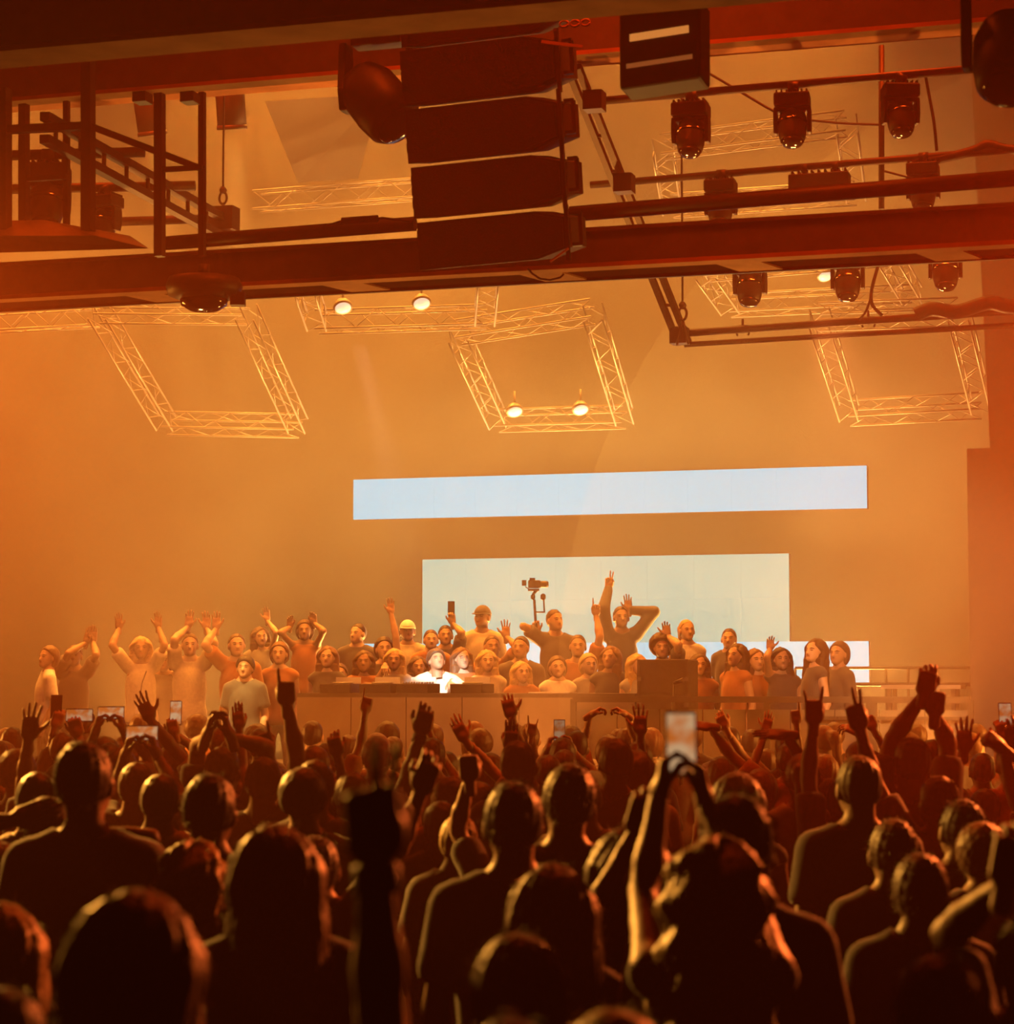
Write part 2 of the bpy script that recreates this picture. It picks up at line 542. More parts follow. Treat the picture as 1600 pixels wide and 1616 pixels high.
# ------------------------------------------------------------------ hung loudspeaker column
def line_array():
    c0 = 14.4
    top = R(760, 5, c0)
    root = empty('line_array', top)
    tag(root, 'tall black line array of stacked loudspeaker cabinets hanging from the roof', 'loudspeaker')
    o = top
    rows = [(620, 888, -32, 60), (624, 889, 66, 154), (632, 892, 160, 246), (642, 897, 252, 334), (652, 902, 340, 416)]
    for i, (x0, x1, y0, y1) in enumerate(rows):
        c = R((x0 + x1) / 2, (y0 + y1) / 2, c0) - o
        s = dep(760, c0) / F
        hw, hh = (x1 - x0) / 2 * s, (y1 - y0) / 2 * s
        tilt = math.radians(14.6 - 0.9 * i)
        az = (N * math.cos(tilt) + Z * math.sin(tilt)).normalized()
        up = (Z * math.cos(tilt) - N * math.sin(tilt)).normalized()
        ax = (U + Z * 0.035).normalized()
        poly = [(-hw, -hh), (hw * 0.58, -hh), (hw, -hh * 0.62), (hw, hh * 0.62), (hw * 0.58, hh), (-hw, hh)]
        cab = MB().prism(poly, c, ax, up, az, 0.45).build('cabinet', 'speaker_black', root)
        MB().prism([(x * 0.94, y * 0.9) for x, y in poly], c - az * 0.012, ax, up, az, 0.015).build('grille', 'grille', cab)
        if i > 0:
            h = c + ax * (hw + 0.03) + up * 0.02 + az * 0.1
            fr = MB()
            for sy in (-1, 1):
                fr.beam(h - ax * 0.03 + up * sy * 0.1, h + ax * 0.035 + up * sy * 0.1, 0.03, 0.022)
            fr.beam(h + ax * 0.03 - up * 0.1, h + ax * 0.03 + up * 0.1, 0.03, 0.025, U)
            fr.build('rigging_frame', 'black_metal', cab)
            MB().beam(c + ax * (hw - 0.005) - up * (hh * 1.15), c + ax * (hw - 0.005) + up * (hh * 1.15), 0.03, 0.025, U).build('link_bar', 'black_metal', cab)
            for k in (-0.4, 0.1, 0.5):
                MB().box(c - ax * (hw + 0.012) + up * (hh * k) + az * 0.1, 0.016, 0.03, 0.03, (ax, az, up)).build('hinge', 'black_metal', cab)
    fr = MB()
    b = R(700, 2, c0) - o
    fr.beam(R(545, 16, c0) - o, R(990, -22, c0) - o, 0.12, 0.10)
    fr.build('bumper_frame', 'black_metal', root)
    for k, px in enumerate((640, 850)):
        MB().path([R(px, -10, c0) - o, R(px, -60, c0) - o, R(px, -120, c0) - o], 0.02).build('chain', 'black_metal', root)
    for k in range(3):
        c = R(890 + 17 * k, 38 - 1.2 * k, 14.1) - o
        MB().path([c + U * (0.028 * math.cos(t)) + Z * (0.02 * math.sin(t)) for t in np.linspace(0, 2 * math.pi, 13)], 0.007).build('shackle', 'lit_steel', root)
    MB().beam(R(868, 413, 14.2) - o, R(897, 392, 14.2) - o, 0.012, 0.012).build('strut', 'lit_steel', root)
    MB().beam(R(855, 66, 14.2) - o, R(920, 74, 14.2) - o, 0.02, 0.02).build('strut', 'lit_steel', root)
    return root


line_array()


# ------------------------------------------------------------------ lighting fixtures
def make_mover(body=1.0, lens_tilt=18, pan=0):
    """Moving head hung from a pipe: origin at the clamp, hanging down. 0.42 m tall."""
    root = empty('moving_head')
    MB().lathe([(0.045, -0.03), (0.045, 0.045)], axis=U, n=12).build('clamp', 'black_metal', root)
    mb = MB()
    for s in (-1, 1):
        mb.tube(U * (0.028 * s) + Z * -0.055, U * (0.028 * s) + Z * -0.02, 0.012, 8)
    mb.build('clamp_bolts', 'chrome', root)
    MB().box(Z * -0.10, 0.125, 0.10, 0.048, (U, N, Z)).build('base', 'black_metal', root, bevel=0.012)
    fin = MB().box((0, 0, 0), 0.006, 0.09, 0.012, (U, N, Z)).mesh('fin', M['black_metal'])
    for k in range(7):
        f_ = bpy.data.objects.new('fin', fin)
        f_.location = U * (-0.105 + k * 0.035) + Z * -0.046
        link(f_, root)
    yk = MB()
    yk.box(Z * -0.165, 0.13, 0.055, 0.016, (U, N, Z))
    yk.build('yoke', 'black_metal', root, bevel=0.008)
    for s in (-1, 1):
        MB().prism([(-0.055, 0.0), (0.055, 0.0), (0.06, -0.10), (0.04, -0.17), (-0.04, -0.17), (-0.06, -0.10)],
                   U * (s * 0.118 - 0.014) + Z * -0.165, N, Z, U, 0.028).build('yoke_arm', 'black_metal', root, bevel=0.006)
    t = math.radians(lens_tilt)
    d = (Z * -math.cos(t) - N * math.sin(t)).normalized()
    hd = MB()
    c = Z * -0.265
    hd.lathe([(0.05, -0.105), (0.085, -0.09), (0.1, -0.04), (0.102, 0.03), (0.096, 0.09), (0.085, 0.135), (0.06, 0.155)], c, d, 24)
    h = hd.build('head', 'black_metal', root)
    MB().lathe([(0.08, 0.140), (0.07, 0.160), (0.04, 0.172), (0.005, 0.176)], c, d, 24).build('lens', 'lens_glass', h)
    ring = MB()
    ring.lathe([(0.103, -0.012), (0.107, -0.008), (0.107, 0.008), (0.103, 0.012)], c, d, 24)
    ring.build('trim_ring', 'chrome', h)
    return root


def make_strip():
    root = empty('led_batten')
    for s in (-0.13, 0.13):
        MB().lathe([(0.04, -0.02), (0.04, 0.03)], U * s, U, 12).build('clamp', 'black_metal', root)
        MB().tube(U * s + Z * -0.06, U * s, 0.014, 8).build('clamp_bolt', 'chrome', root)
    MB().box(Z * -0.16, 0.25, 0.08, 0.10, (U, N, Z)).build('housing', 'black_metal', root, bevel=0.01)
    fin = MB().box((0, 0, 0), 0.007, 0.07, 0.016, (U, N, Z)).mesh('fin', M['black_metal'])
    for k in range(9):
        f_ = bpy.data.objects.new('fin', fin)
        f_.location = U * (-0.22 + 0.055 * k) + Z * -0.048
        link(f_, root)
    return root


proto_mover = make_mover()
used_mover = [False]
proto_strip = make_strip()


def place_mover(px, py, c0, scale, label, group, rotz=0.0):
    o = proto_mover if not used_mover[0] else copy_tree(proto_mover)
    used_mover[0] = True
    o.location = R(px, py, c0)
    o.scale = (scale,) * 3
    o.rotation_euler = (0, 0, rotz)
    tag(o, label, 'stage light', group)
    return o


# right-hand lighting rig: raked ladder with cross pipes
def pipe(name, pts, c0s, r, label, parent=None):
    o = R(pts[0][0], pts[0][1], c0s[0])
    mb = MB()
    mb.tube(Vector((0, 0, 0)), R(pts[1][0], pts[1][1], c0s[1]) - o, r, 10)
    ob = mb.build(name, 'black_metal', parent)
    if parent is None:
        ob.location = o
        tag(ob, label, 'pipe')
    else:
        ob.location = o - parent.location
    return ob


def rig_right():
    o = R(990, 310, 17.6)
    root = empty('lighting_rig', o)
    tag(root, 'raked ladder rig with long dark pipes carrying stage lights on the right', 'rig', 'lighting rigs')
    for dx in (0, 17):
        MB().beam(R(895 + dx, 105, 16.2) - o, R(1070 + dx, 542, 19.6) - o, 0.045, 0.05).build('rail', 'black_metal', root)
    for t in (0.1, 0.22, 0.34, 0.46, 0.6, 0.72, 0.84, 0.95):
        a = R(895, 105, 16.2).lerp(R(1070, 542, 19.6), t) - o
        b = R(912, 105, 16.2).lerp(R(1087, 542, 19.6), t) - o
        MB().tube(a, b, 0.014, 6).build('rung', 'black_metal', root)
    for pts, c, r in ((((930, 161), (1720, 93)), 16.5, 0.03), (((932, 292), (1720, 226)), 17.5, 0.028),
                      (((1020, 405), (1720, 348)), 18.6, 0.028), (((1078, 526), (1720, 482)), 19.5, 0.033),
                      (((1080, 544), (1720, 506)), 19.5, 0.024)):
        MB().tube(R(*pts[0], c) - o, R(*pts[1], c) - o, r, 10).build('pipe', 'black_metal', root)
    # sleeves where pipes meet the ladder
    for x, y, c in ((938, 160, 16.4), (985, 290, 17.4), (1072, 530, 19.4)):
        MB().box(R(x, y, c) - o, 0.07, 0.07, 0.07, (U, N, Z)).build('sleeve', 'black_metal', root)
    # hooks hanging from the lowest pipes
    for x in (1172, 1370):
        h = R(x, 521 - (x - 1080) * 0.068, 19.5) - o
        mb = MB()
        mb.tube(h - U * 0.04, h + U * 0.04, 0.012, 6)
        mb.tube(h + Z * 0.06, h - Z * 0.06, 0.01, 6)
        for s in (-1, 1):
            mb.path([h + U * (0.05 * s), h + U * (0.06 * s) - Z * 0.04, h + U * (0.045 * s) - Z * 0.08], 0.008)
        mb.build('hook', 'black_metal', root)
    return root


rig_right()
GR = 'moving head lights on the right rig'
place_mover(1090, 153, 16.5, 1.02, 'dark moving head light, first from the loudspeakers on the top right pipe', GR)
place_mover(1250, 138, 16.5, 1.0, 'dark moving head light, second from the loudspeakers on the top right pipe', GR, 0.1)
place_mover(1420, 124, 16.5, 0.97, 'dark moving head light next to the vertical pole on the top right pipe', GR, 0.35)
place_mover(1183, 399, 18.6, 1.0, 'moving head light under the girder, nearest the raked ladder', GR)
place_mover(1337, 390, 18.6, 1.0, 'moving head light under the girder, middle of three', GR, 0.08)
place_mover(1491, 374, 18.6, 0.98, 'moving head light under the girder, nearest the right wall', GR, 0.15)
place_mover(1137, 276, 17.5, 0.92, 'half hidden moving head light just above the girder, nearest the ladder', GR)
place_mover(1456, 249, 17.5, 0.92, 'half hidden moving head light just above the girder, near the right edge', GR)
proto_strip.location = R(1293, 264, 17.5)
proto_strip.scale = (0.9,) * 3
tag(proto_strip, 'wide finned light batten hanging between two moving heads above the girder', 'stage light')

o = MB().tube(R(1391, 72, 17.9), R(1391, 330, 17.9), 0.022, 8).build('vertical_pole', 'black_metal')
tag(o, 'thin dark vertical pole hanging behind the right moving heads', 'pole')


def wire(name, pts, c0, r, label, m='cable'):
    ob = MB().path([R(x, y, c0) for x, y in pts], r).build(name, m)
    tag(ob, label, 'cable', 'cables on the right rig')
    return ob


def smooth(pts, n=6):
    out = []
    for i in range(len(pts) - 1):
        p0, p1, p2, p3 = pts[max(i - 1, 0)], pts[i], pts[i + 1], pts[min(i + 2, len(pts) - 1)]
        for k in range(n):
            t = k / n
            out.append(tuple(0.5 * ((2 * b) + (-a + c) * t + (2 * a - 5 * b + 4 * c - d) * t * t + (-a + 3 * b - 3 * c + d) * t ** 3)
                             for a, b, c, d in zip(p0, p1, p2, p3)))
    out.append(pts[-1])
    return out


wire('hanging_cable', smooth([(1459, 112), (1466, 150), (1474, 195), (1478, 238)]), 16.9, 0.011, 'dark cable dropping between two pipes near the right edge')
wire('hanging_cable', smooth([(1112, 112), (1160, 140), (1222, 176), (1250, 182)]), 17.2, 0.010, 'slack cable sagging between the first and second moving heads')
wire('hanging_cable', smooth([(1280, 190), (1330, 195), (1388, 197)]), 18.5, 0.010, 'faint cable running level behind the second and third moving heads')
wire('hanging_cable', smooth([(1386, 418), (1376, 455), (1376, 480), (1392, 498)]), 19.3, 0.014, 'thick cable curving down to the lowest right pipe')
wire('hanging_cable', smooth([(1374, 470), (1366, 492), (1355, 505)]), 19.3, 0.010, 'short cable branching off to the lowest right pipe')
wire('hanging_cable', smooth([(1395, 270), (1440, 282)]), 17.4, 0.008, 'short cable beside the pole above the girder')
o = wire('cable_bundle', smooth([(1445, 497), (1470, 488), (1510, 492), (1560, 478), (1600, 484), (1700, 478)]), 19.4, 0.06, 'thick bundle of cables lying along the lowest right pipe')
wire('cable_bundle', smooth([(1440, 258), (1500, 247), (1540, 236), (1560, 228), (1600, 236), (1700, 230)]), 17.5, 0.035, 'bundle of cables lying along the middle right pipe')


def chain_drop(x0, y0, x1, y1, c0, label):
    o = R(x0, y0, c0)
    b = R(x1, y1, c0)
    root = empty('hoist_wire', o)
    tag(root, label, 'hoist')
    MB().tube(Vector((b.x - o.x, b.y - o.y, 11.99 - o.z)), b - o, 0.009, 6).build('wire', 'cable', root)
    e = b - o
    mb = MB()
    mb.lathe([(0.02, -0.03), (0.035, 0.0), (0.02, 0.03)], e, Z, 10)
    mb.build('swivel', 'black_metal', root)
    mb = MB()
    pts = [e + U * (0.035 * math.sin(a)) + Z * (-0.07 - 0.045 * math.cos(a) * 1.2) for a in np.linspace(0, 2 * math.pi, 13)]
    mb.path(pts, 0.011)
    mb.build('hook', 'black_metal', root)
    for s in (-1, 1):
        MB().tube(e - Z * 0.11, e - Z * 0.33 + U * (0.05 * s), 0.01, 6).build('sling', 'black_metal', root)
    return root


chain_drop(1083, 150, 1077, 482, 19.2, 'thin hoist wire with hook dropping to the foot of the right ladder')
chain_drop(347, 190, 352, 300, 18.9, 'thin hoist wire with hook dropping to the end of the left ladder')


def rig_left():
    o = P(220, 290, 17.6)
    root = empty('lighting_rig', o)
    tag(root, 'flat ladder rig with short pipes seen through the catwalk cage on the left', 'rig', 'lighting rigs')
    zt = P(80, 205, 16.0).z
    for k, dz in enumerate((0.0, -0.16)):
        a = Vector((P(70, 200, 15.6).x, 15.6, zt + dz))
        e = Vector((P(366, 350, 19.3).x, 19.3, zt + dz))
        MB().beam(a - o, e - o, 0.07, 0.06).build('rail', 'black_metal', root)
    a = Vector((P(70, 200, 15.6).x, 15.6, zt))
    e = Vector((P(366, 350, 19.3).x, 19.3, zt))
    for t in np.linspace(0.05, 0.95, 9):
        c = a.lerp(e, t) - o
        MB().tube(c, c - Z * 0.16, 0.018, 6).build('rung', 'black_metal', root)
    for xa, xb, y, d in ((-60, 228, 243, 16.9), (-60, 308, 296, 17.9), (150, 366, 347, 19.2)):
        MB().tube(P(xa, y + 4, d) - o, P(xb, y - 3, d) - o, 0.04, 10).build('pipe', 'black_metal', root)
    MB().box(P(352, 346, 19.1) - o, 0.12, 0.08, 0.1, (U, N, Z)).build('end_box', 'black_metal', root)
    return root


rig_left()
place_mover(75, 247, 15.86, 1.3, 'moving head light seen inside the catwalk cage, nearest the left edge', 'moving head lights behind the cage', 0.3)
place_mover(165, 300, 16.93, 1.0, 'moving head light behind the thick post of the catwalk cage', 'moving head lights behind the cage', -0.1)


# big fixtures close to the camera side of the beams
def big_mover(px, py, c0, scale, label, d, arm=True):
    o = R(px, py, c0)
    root = empty('moving_head', o)
    root.scale = (scale,) * 3
    tag(root, label, 'stage light', 'large moving heads beside the beams')
    d = Vector(d).normalized()
    MB().box(Z * 0.40, 0.16, 0.14, 0.06, (U, N, Z)).build('base', 'black_metal', root, bevel=0.015)
    MB().box(Z * 0.32, 0.14, 0.06, 0.025, (U, N, Z)).build('yoke', 'black_metal', root, bevel=0.01)
    for s in (-1, 1):
        MB().prism([(-0.06, 0), (0.06, 0), (0.08, -0.25), (0.05, -0.36), (-0.05, -0.36), (-0.08, -0.25)], U * (s * 0.185 - 0.02) + Z * 0.32, N, Z, U, 0.04).build('yoke_arm', 'black_metal', root, bevel=0.01)
    h = MB().lathe([(0.06, -0.22), (0.12, -0.19), (0.155, -0.1), (0.16, 0.05), (0.15, 0.15), (0.12, 0.19)], (0, 0, 0), d, 28).build('head', 'black_metal', root)
    MB().lathe([(0.13, 0.17), (0.11, 0.20), (0.06, 0.22), (0.01, 0.225)], (0, 0, 0), d, 28).build('lens', 'lens_glass', h)
    return root


big_mover(598, 162, 14.9, 1.3, 'large rounded moving head hanging against the left side of the loudspeakers', (0.55, -0.4, -0.75))
big_mover(1592, 92, 11.3, 1.06, 'large dark moving head with a gold rim in the top right corner', (-0.1, -0.5, -0.85))


M['glow_slot'] = mat('glow_slot', (0.3, 0.1, 0.03), 0.5, emit=(1.0, 0.32, 0.06), estr=0.6)
M['dim_slot'] = mat('dim_slot', (0.3, 0.1, 0.03), 0.5, emit=(1.0, 0.25, 0.05), estr=0.22)


def blinder():
    c0 = 12.9
    o = R(1043, 70, c0)
    root = empty('blinder_light', o)
    tag(root, 'square dark floodlight with two lit slots hanging right of the loudspeakers', 'stage light')
    tl = math.radians(-8)
    ax = (U + Z * 0.07).normalized()
    up = Z
    az = N
    MB().box(Vector((0, 0, 0)) + az * 0.1, 0.235, 0.14, 0.235, (ax, az, up)).build('housing', 'black_metal', root, bevel=0.02)
    for k, z in enumerate((0.05, -0.11)):
        MB().box(up * z - az * 0.045, 0.17 + 0.02 * k, 0.008, 0.02 - 0.008 * k, (ax, az, up)).build('slot', 'glow_slot' if k == 0 else 'dim_slot', root)
    for s in (-1, 1):
        MB().beam(ax * (0.215 * s) + az * 0.08 + up * 0.0, ax * (0.215 * s) + az * 0.08 + up * 0.36, 0.02, 0.05).build('bracket', 'black_metal', root)
    MB().box(up * 0.35 + az * 0.08, 0.23, 0.03, 0.02, (ax, az, up)).build('bracket_top', 'black_metal', root)
    return root


blinder()


# round can lights with beams, upper left
def can_light(px, py, d, r, label, beam_to, e):
    o = P(px, py, d)
    root = empty('can_light', o)
    tag(root, label, 'lamp', 'round can lights')
    ax = (Vector(beam_to) - o).normalized()
    MB().lathe([(r * 0.8, -0.22), (r, -0.18), (r, 0.10)], (0, 0, 0), ax, 24).build('can', 'steel_paint', root)
    MB().lathe([(r * 1.04, 0.08), (r * 1.06, 0.10), (r * 1.04, 0.12)], (0, 0, 0), ax, 24).build('rim', 'alu', root)
    MB().tube((0, 0, 0.15), (0, 0, 1.6), 0.02, 8).build('stem', 'black_metal', root)
    l = lamp('can_lamp', 'SPOT', o + ax * 0.16, e, (1.0, 0.50, 0.10), beam_to, size=0.09, cone=13, blend=0.6)
    return root


can_light(365, 183, 20.0, 0.13, 'round can light throwing a soft beam down, beside the hoist wire', P(390, 620, 20.6), 9000)
can_light(238, 193, 20.4, 0.13, 'round can light partly hidden behind the catwalk cage post', P(300, 620, 21.0), 6000)

# dark hanging panel in the haze left of the loudspeakers
mb = MB()
mb.hexa([P(x, y, d) for x, y, d in ((470, 288, 25.0), (565, 282, 24.8), (565, 282, 25.0), (470, 288, 25.2),
                                    (418, 160, 24.0), (600, 148, 23.8), (600, 148, 24.0), (418, 160, 24.2))])
o = mb.build('acoustic_board', 'drape')
tag(o, 'dark raked panel hanging in the haze left of the loudspeakers', 'panel')


# ------------------------------------------------------------------ aluminium truss
def truss(root, p, q, size, nseg, up=Z):
    """Box truss from p to q (relative to root): chords and diagonal braces, each its own part."""
    p, q = Vector(p), Vector(q)
    a = (q - p).normalized()
    s = a.cross(up).normalized() * size / 2
    t = s.cross(a).normalized() * size / 2
    cor = [s + t, s - t, -s - t, -s + t]
    for c in cor:
        MB().tube(p + c, q + c, 0.011, 6).build('chord', 'alu', root)
    for k in range(nseg):
        f0, f1 = k / nseg, (k + 1) / nseg
        for j in range(4):
            c0_, c1_ = cor[j], cor[(j + 1) % 4]
            if k % 2:
                c0_, c1_ = c1_, c0_
            MB().tube(p.lerp(q, f0) + c0_, p.lerp(q, f1) + c1_, 0.005, 5).build('brace', 'alu', root)


def pod(corners, label, size=0.2, nseg=(5, 7), lamps=()):
    """Square truss frame; corners are near-left, near-right, far-right, far-left as (px, py, depth)."""
    pts = [P(c[0], c[1], c[2] * 1.14) for c in corners]
    o = sum(pts, Vector()) / 4
    root = empty('truss_frame', o)
    tag(root, label, 'truss', 'truss frames glowing in the haze')
    nrm = (pts[1] - pts[0]).cross(pts[3] - pts[0]).normalized()
    for k in range(4):
        a, b = pts[k] - o, pts[(k + 1) % 4] - o
        truss(root, a, b, size, nseg[k % 2], nrm)
    for (x, y, d, sz) in lamps:
        c = P(x, y, d * 1.14)
        fx = empty('pod_lamp', c)
        tag(fx, 'small pale lamp on the %s, %s one' % (label.replace('square ', '').replace('in the haze ', ''), 'left' if x < (corners[2][0] + corners[3][0]) / 2 else 'right'), 'lamp', 'pale lamps on the truss frames')
        ax = Vector((0.15, -0.55, -0.8)).normalized()
        MB().lathe([(0.03, -0.10), (sz * 0.7, -0.06), (sz, 0.0), (sz * 0.96, 0.02)], (0, 0, 0), ax, 18).build('reflector', 'alu', fx)
        MB().lathe([(sz * 0.9, 0.015), (sz * 0.6, 0.035), (0.01, 0.045)], (0, 0, 0), ax, 18).build('lens', 'pod_lens', fx)
        MB().tube((0, 0, 0), (0, 0, 0.22), 0.012, 6).build('stem', 'alu', fx)
    return root


M['pod_lens'] = mat('pod_lens', (0.9, 0.85, 0.8), 0.3, emit=(1.0, 0.8, 0.55), estr=0.8)
pod(((722, 525, 20.8), (935, 492, 20.5), (985, 658, 22.4), (785, 664, 22.8)), 'square truss frame in the haze above the long screen strip', 0.2, (6, 8),
    ((812, 648, 22.3, 0.1), (916, 645, 22.1, 0.1)))
pod(((155, 490, 21.4), (388, 492, 21.1), (470, 672, 23.0), (262, 668, 23.4)), 'square truss frame in the haze on the left below the girder', 0.2, (6, 8))
pod(((1292, 500, 19.9), (1512, 492, 19.6), (1548, 640, 21.0), (1340, 652, 21.3)), 'square truss frame in the haze beside the right wall', 0.2, (6, 8))
pod(((478, 440, 19.4), (772, 425, 19.1), (765, 500, 20.4), (500, 508, 20.7)), 'low square truss frame in the haze under the girder left of middle', 0.2, (8, 5),
    ((541, 484, 20.2, 0.1), (665, 477, 20.0, 0.1)))
pod(((1112, 425, 20.4), (1400, 400, 20.0), (1440, 468, 21.0), (1152, 482, 21.4)), 'square truss frame in the haze behind the lower moving heads', 0.2, (8, 5),
    ((1302, 434, 20.6, 0.09),))
pod(((1045, 232, 19.6), (1335, 195, 19.2), (1350, 305, 20.8), (1060, 325, 21.2)), 'faint square truss frame in the haze behind the upper moving heads', 0.2, (8, 5))
b = P(520, 305, 24.5)
root = empty('truss_frame', b)
tag(root, 'straight truss length in the haze between the can light and the loudspeakers', 'truss', 'truss frames glowing in the haze')
truss(root, P(405, 318, 24.9) - b, P(690, 296, 24.1) - b, 0.2, 8)
b = P(60, 505, 25)
root = empty('truss_frame', b)
tag(root, 'straight truss length in the haze at the left edge under the girder', 'truss', 'truss frames glowing in the haze')
truss(root, P(-60, 512, 25.4) - b, P(150, 500, 24.8) - b, 0.2, 7)

# ------------------------------------------------------------------ stage
DECK, RISER = 0.78, 1.08
ST_N = 20.9 * math.cos(YAW)        # front edge of the stage along N
uL, uR = -12.0, 12.0
st = struct('stage_floor', room_box(uL, ru + 0.0, ST_N, SC + 0.5, 0, DECK), 'stage_black', 'black stage deck')
rs = struct('stage_riser', room_box(uL, ru + 0.0, 23.9 * math.cos(YAW), SC + 0.4, DECK, RISER), 'stage_black', 'raised rear stage platform')


def stage_pt(px, c0, z):
    b = R(px, HOR, c0)
    return Vector((b.x, b.y, z))


def booth():
    """Long table front with a pale top edge between px 450 and 1015."""
    c0 = 21.6
    a, b = stage_pt(470, c0, DECK), stage_pt(1003, c0, DECK)
    zt = P(690, 1094, dep(690, c0)).z
    o = (a + b) / 2
    root = empty('dj_booth', o)
    tag(root, 'long dark performance table across the middle of the stage front', 'table')
    w = (b - a).length / 2
    h = zt - DECK
    n = 6
    for k in range(n):
        x = -w + (k + 0.5) * 2 * w / n
        MB().box(U * x + Z * (h / 2 - 0.02), w / n - 0.004, 0.025, h / 2 - 0.02, (U, N, Z)).build('front_panel', 'booth_board', root)
    MB().box(N * 0.32 + Z * (h - 0.02), w, 0.34, 0.02, (U, N, Z)).build('table_top', 'stage_black', root)
    for s in (-1, 1):
        MB().box(U * (w - 0.03) * s + N * 0.32 + Z * (h / 2 - 0.02), 0.025, 0.32, h / 2 - 0.02, (U, N, Z)).build('side_panel', 'stage_black', root)
    return root, zt


BOOTH, BTOP = booth()


def deck_gear(name, px, c0, w, dpt, h, label, m='black_metal', knobs=0, plate=False):
    o = stage_pt(px, c0, BTOP)
    root = empty(name, o)
    tag(root, label, 'player' if name != 'mixer' else 'mixer', 'players and mixer on the table')
    MB().box(Z * h / 2, w / 2, dpt / 2, h / 2, (U, N, Z)).build('body', m, root, bevel=0.006)
    if plate:
        MB().lathe([(0.10, 0), (0.105, 0.01), (0.09, 0.016)], Z * h + N * 0.02, Z, 20).build('jog_wheel', 'alu', root)
    for k in range(knobs):
        MB().lathe([(0.012, 0), (0.01, 0.02)], Z * h + U * (-w / 2 + 0.04 + (w - 0.08) * (k % 4) / 3) + N * (0.08 - 0.08 * (k // 4)), Z, 10).build('knob', 'alu', root)
    MB().box(Z * (h + 0.03) + N * (dpt / 2 - 0.03), w / 2 * 0.8, 0.01, 0.035, (U, N, Z)).build('display', 'white_top', root)
    return root


deck_gear('media_player', 540, 21.93, 0.32, 0.40, 0.09, 'deck player at the left end of the table', plate=True)
deck_gear('media_player', 602, 21.93, 0.32, 0.40, 0.09, 'deck player beside the man in the white shirt', plate=True)
deck_gear('mixer', 660, 21.93, 0.32, 0.38, 0.09, 'mixer in front of the man in the white shirt', knobs=12)
deck_gear('media_player', 745, 21.93, 0.32, 0.40, 0.09, 'deck player to the right of the man in the white shirt', plate=True)
# sheet on the table
c = stage_pt(872, 21.95, BTOP)
o = MB().box(Z * 0.006, 0.2, 0.14, 0.006, (U, N, Z)).build('white_sheet', 'white_top')
o.location = c
tag(o, 'white sheet lying on the table right of the dancers', 'paper')

# road case and monitor on the right of the table
def road_case():
    c0 = 21.7
    o = stage_pt(1055, c0, DECK)
    root = empty('road_case', o)
    zt = P(1055, 1041, dep(1055, c0)).z - DECK
    tag(root, 'big dark flight case stack standing at the right end of the table', 'case')
    w = 0.228
    MB().box(Z * zt / 2, w, 0.24, zt / 2, (U, N, Z)).build('body', 'stage_black', root, bevel=0.01)
    for z in (zt - 0.012, zt * 0.80, zt * 0.6):
        MB().box(Z * z - N * 0.242, w, 0.006, 0.008, (U, N, Z)).build('edge_strip', 'steel_paint', root)
    for s in (-1, 1):
        MB().box(U * (w * s) - N * 0.242 + Z * zt / 2, 0.012, 0.006, zt / 2, (U, N, Z)).build('corner_strip', 'steel_paint', root)
        for z in (zt * 0.72, zt * 0.88):
            MB().box(U * (w * 0.97 * s) - N * 0.25 + Z * z, 0.018, 0.008, 0.02, (U, N, Z)).build('latch', 'alu', root)
    return root


road_case()

# microphone stand in front of the flight case
c = stage_pt(1063, 21.32, DECK)
root = empty('microphone_stand', c)
tag(root, 'thin microphone stand in front of the flight case', 'stand')
zt = P(1063, 1078, c.y).z - DECK
MB().lathe([(0.14, 0), (0.13, 0.02), (0.02, 0.03)], (0, 0, 0), Z, 18).build('base', 'black_metal', root)
MB().tube((0, 0, 0.02), (0, 0, zt), 0.011, 8).build('pole', 'black_metal', root)
MB().tube(Z * zt, Z * (zt + 0.03) + U * 0.09, 0.014, 8, 0.022).build('microphone', 'black_metal', root)

# low deck wall with rails on the right of the stage front
def front_rail():
    c0 = 21.0
    a, b = stage_pt(905, c0, 0), stage_pt(1531, c0, 0)
    o = a
    root = empty('stage_barrier', o)
    tag(root, 'low dark rail along the right part of the stage front', 'railing', 'railings on the stage')
    z1 = P(1200, 1104, dep(1200, c0)).z
    L = (b - a).length
    MB().beam(Z * z1, U * L + Z * z1, 0.06, 0.055).build('top_rail', 'stage_black', root)
    MB().beam(Z * (z1 - 0.16) + U * L * 0.6, U * L + Z * (z1 - 0.16), 0.03, 0.03).build('mid_rail', 'stage_black', root)
    for t in (0.0, 0.25, 0.5, 0.76, 1.0):
        MB().beam(U * L * t + Z * DECK, U * L * t + Z * z1, 0.05, 0.09 if t == 0.76 else 0.05, U).build('post', 'stage_black', root)
    n = 9
    for k in range(n):
        x = L * (k + 0.5) / n
        MB().box(U * x + N * 0.06 + Z * (DECK + (z1 - DECK) / 2 - 0.03), L / n / 2 - 0.006, 0.012, (z1 - DECK) / 2 - 0.06, (U, N, Z)).build('panel', 'deck_panel', root)
    return root


M['deck_panel'] = mat('deck_panel', (0.30, 0.25, 0.2), 0.7, 0, 0.2, 3)
front_rail()


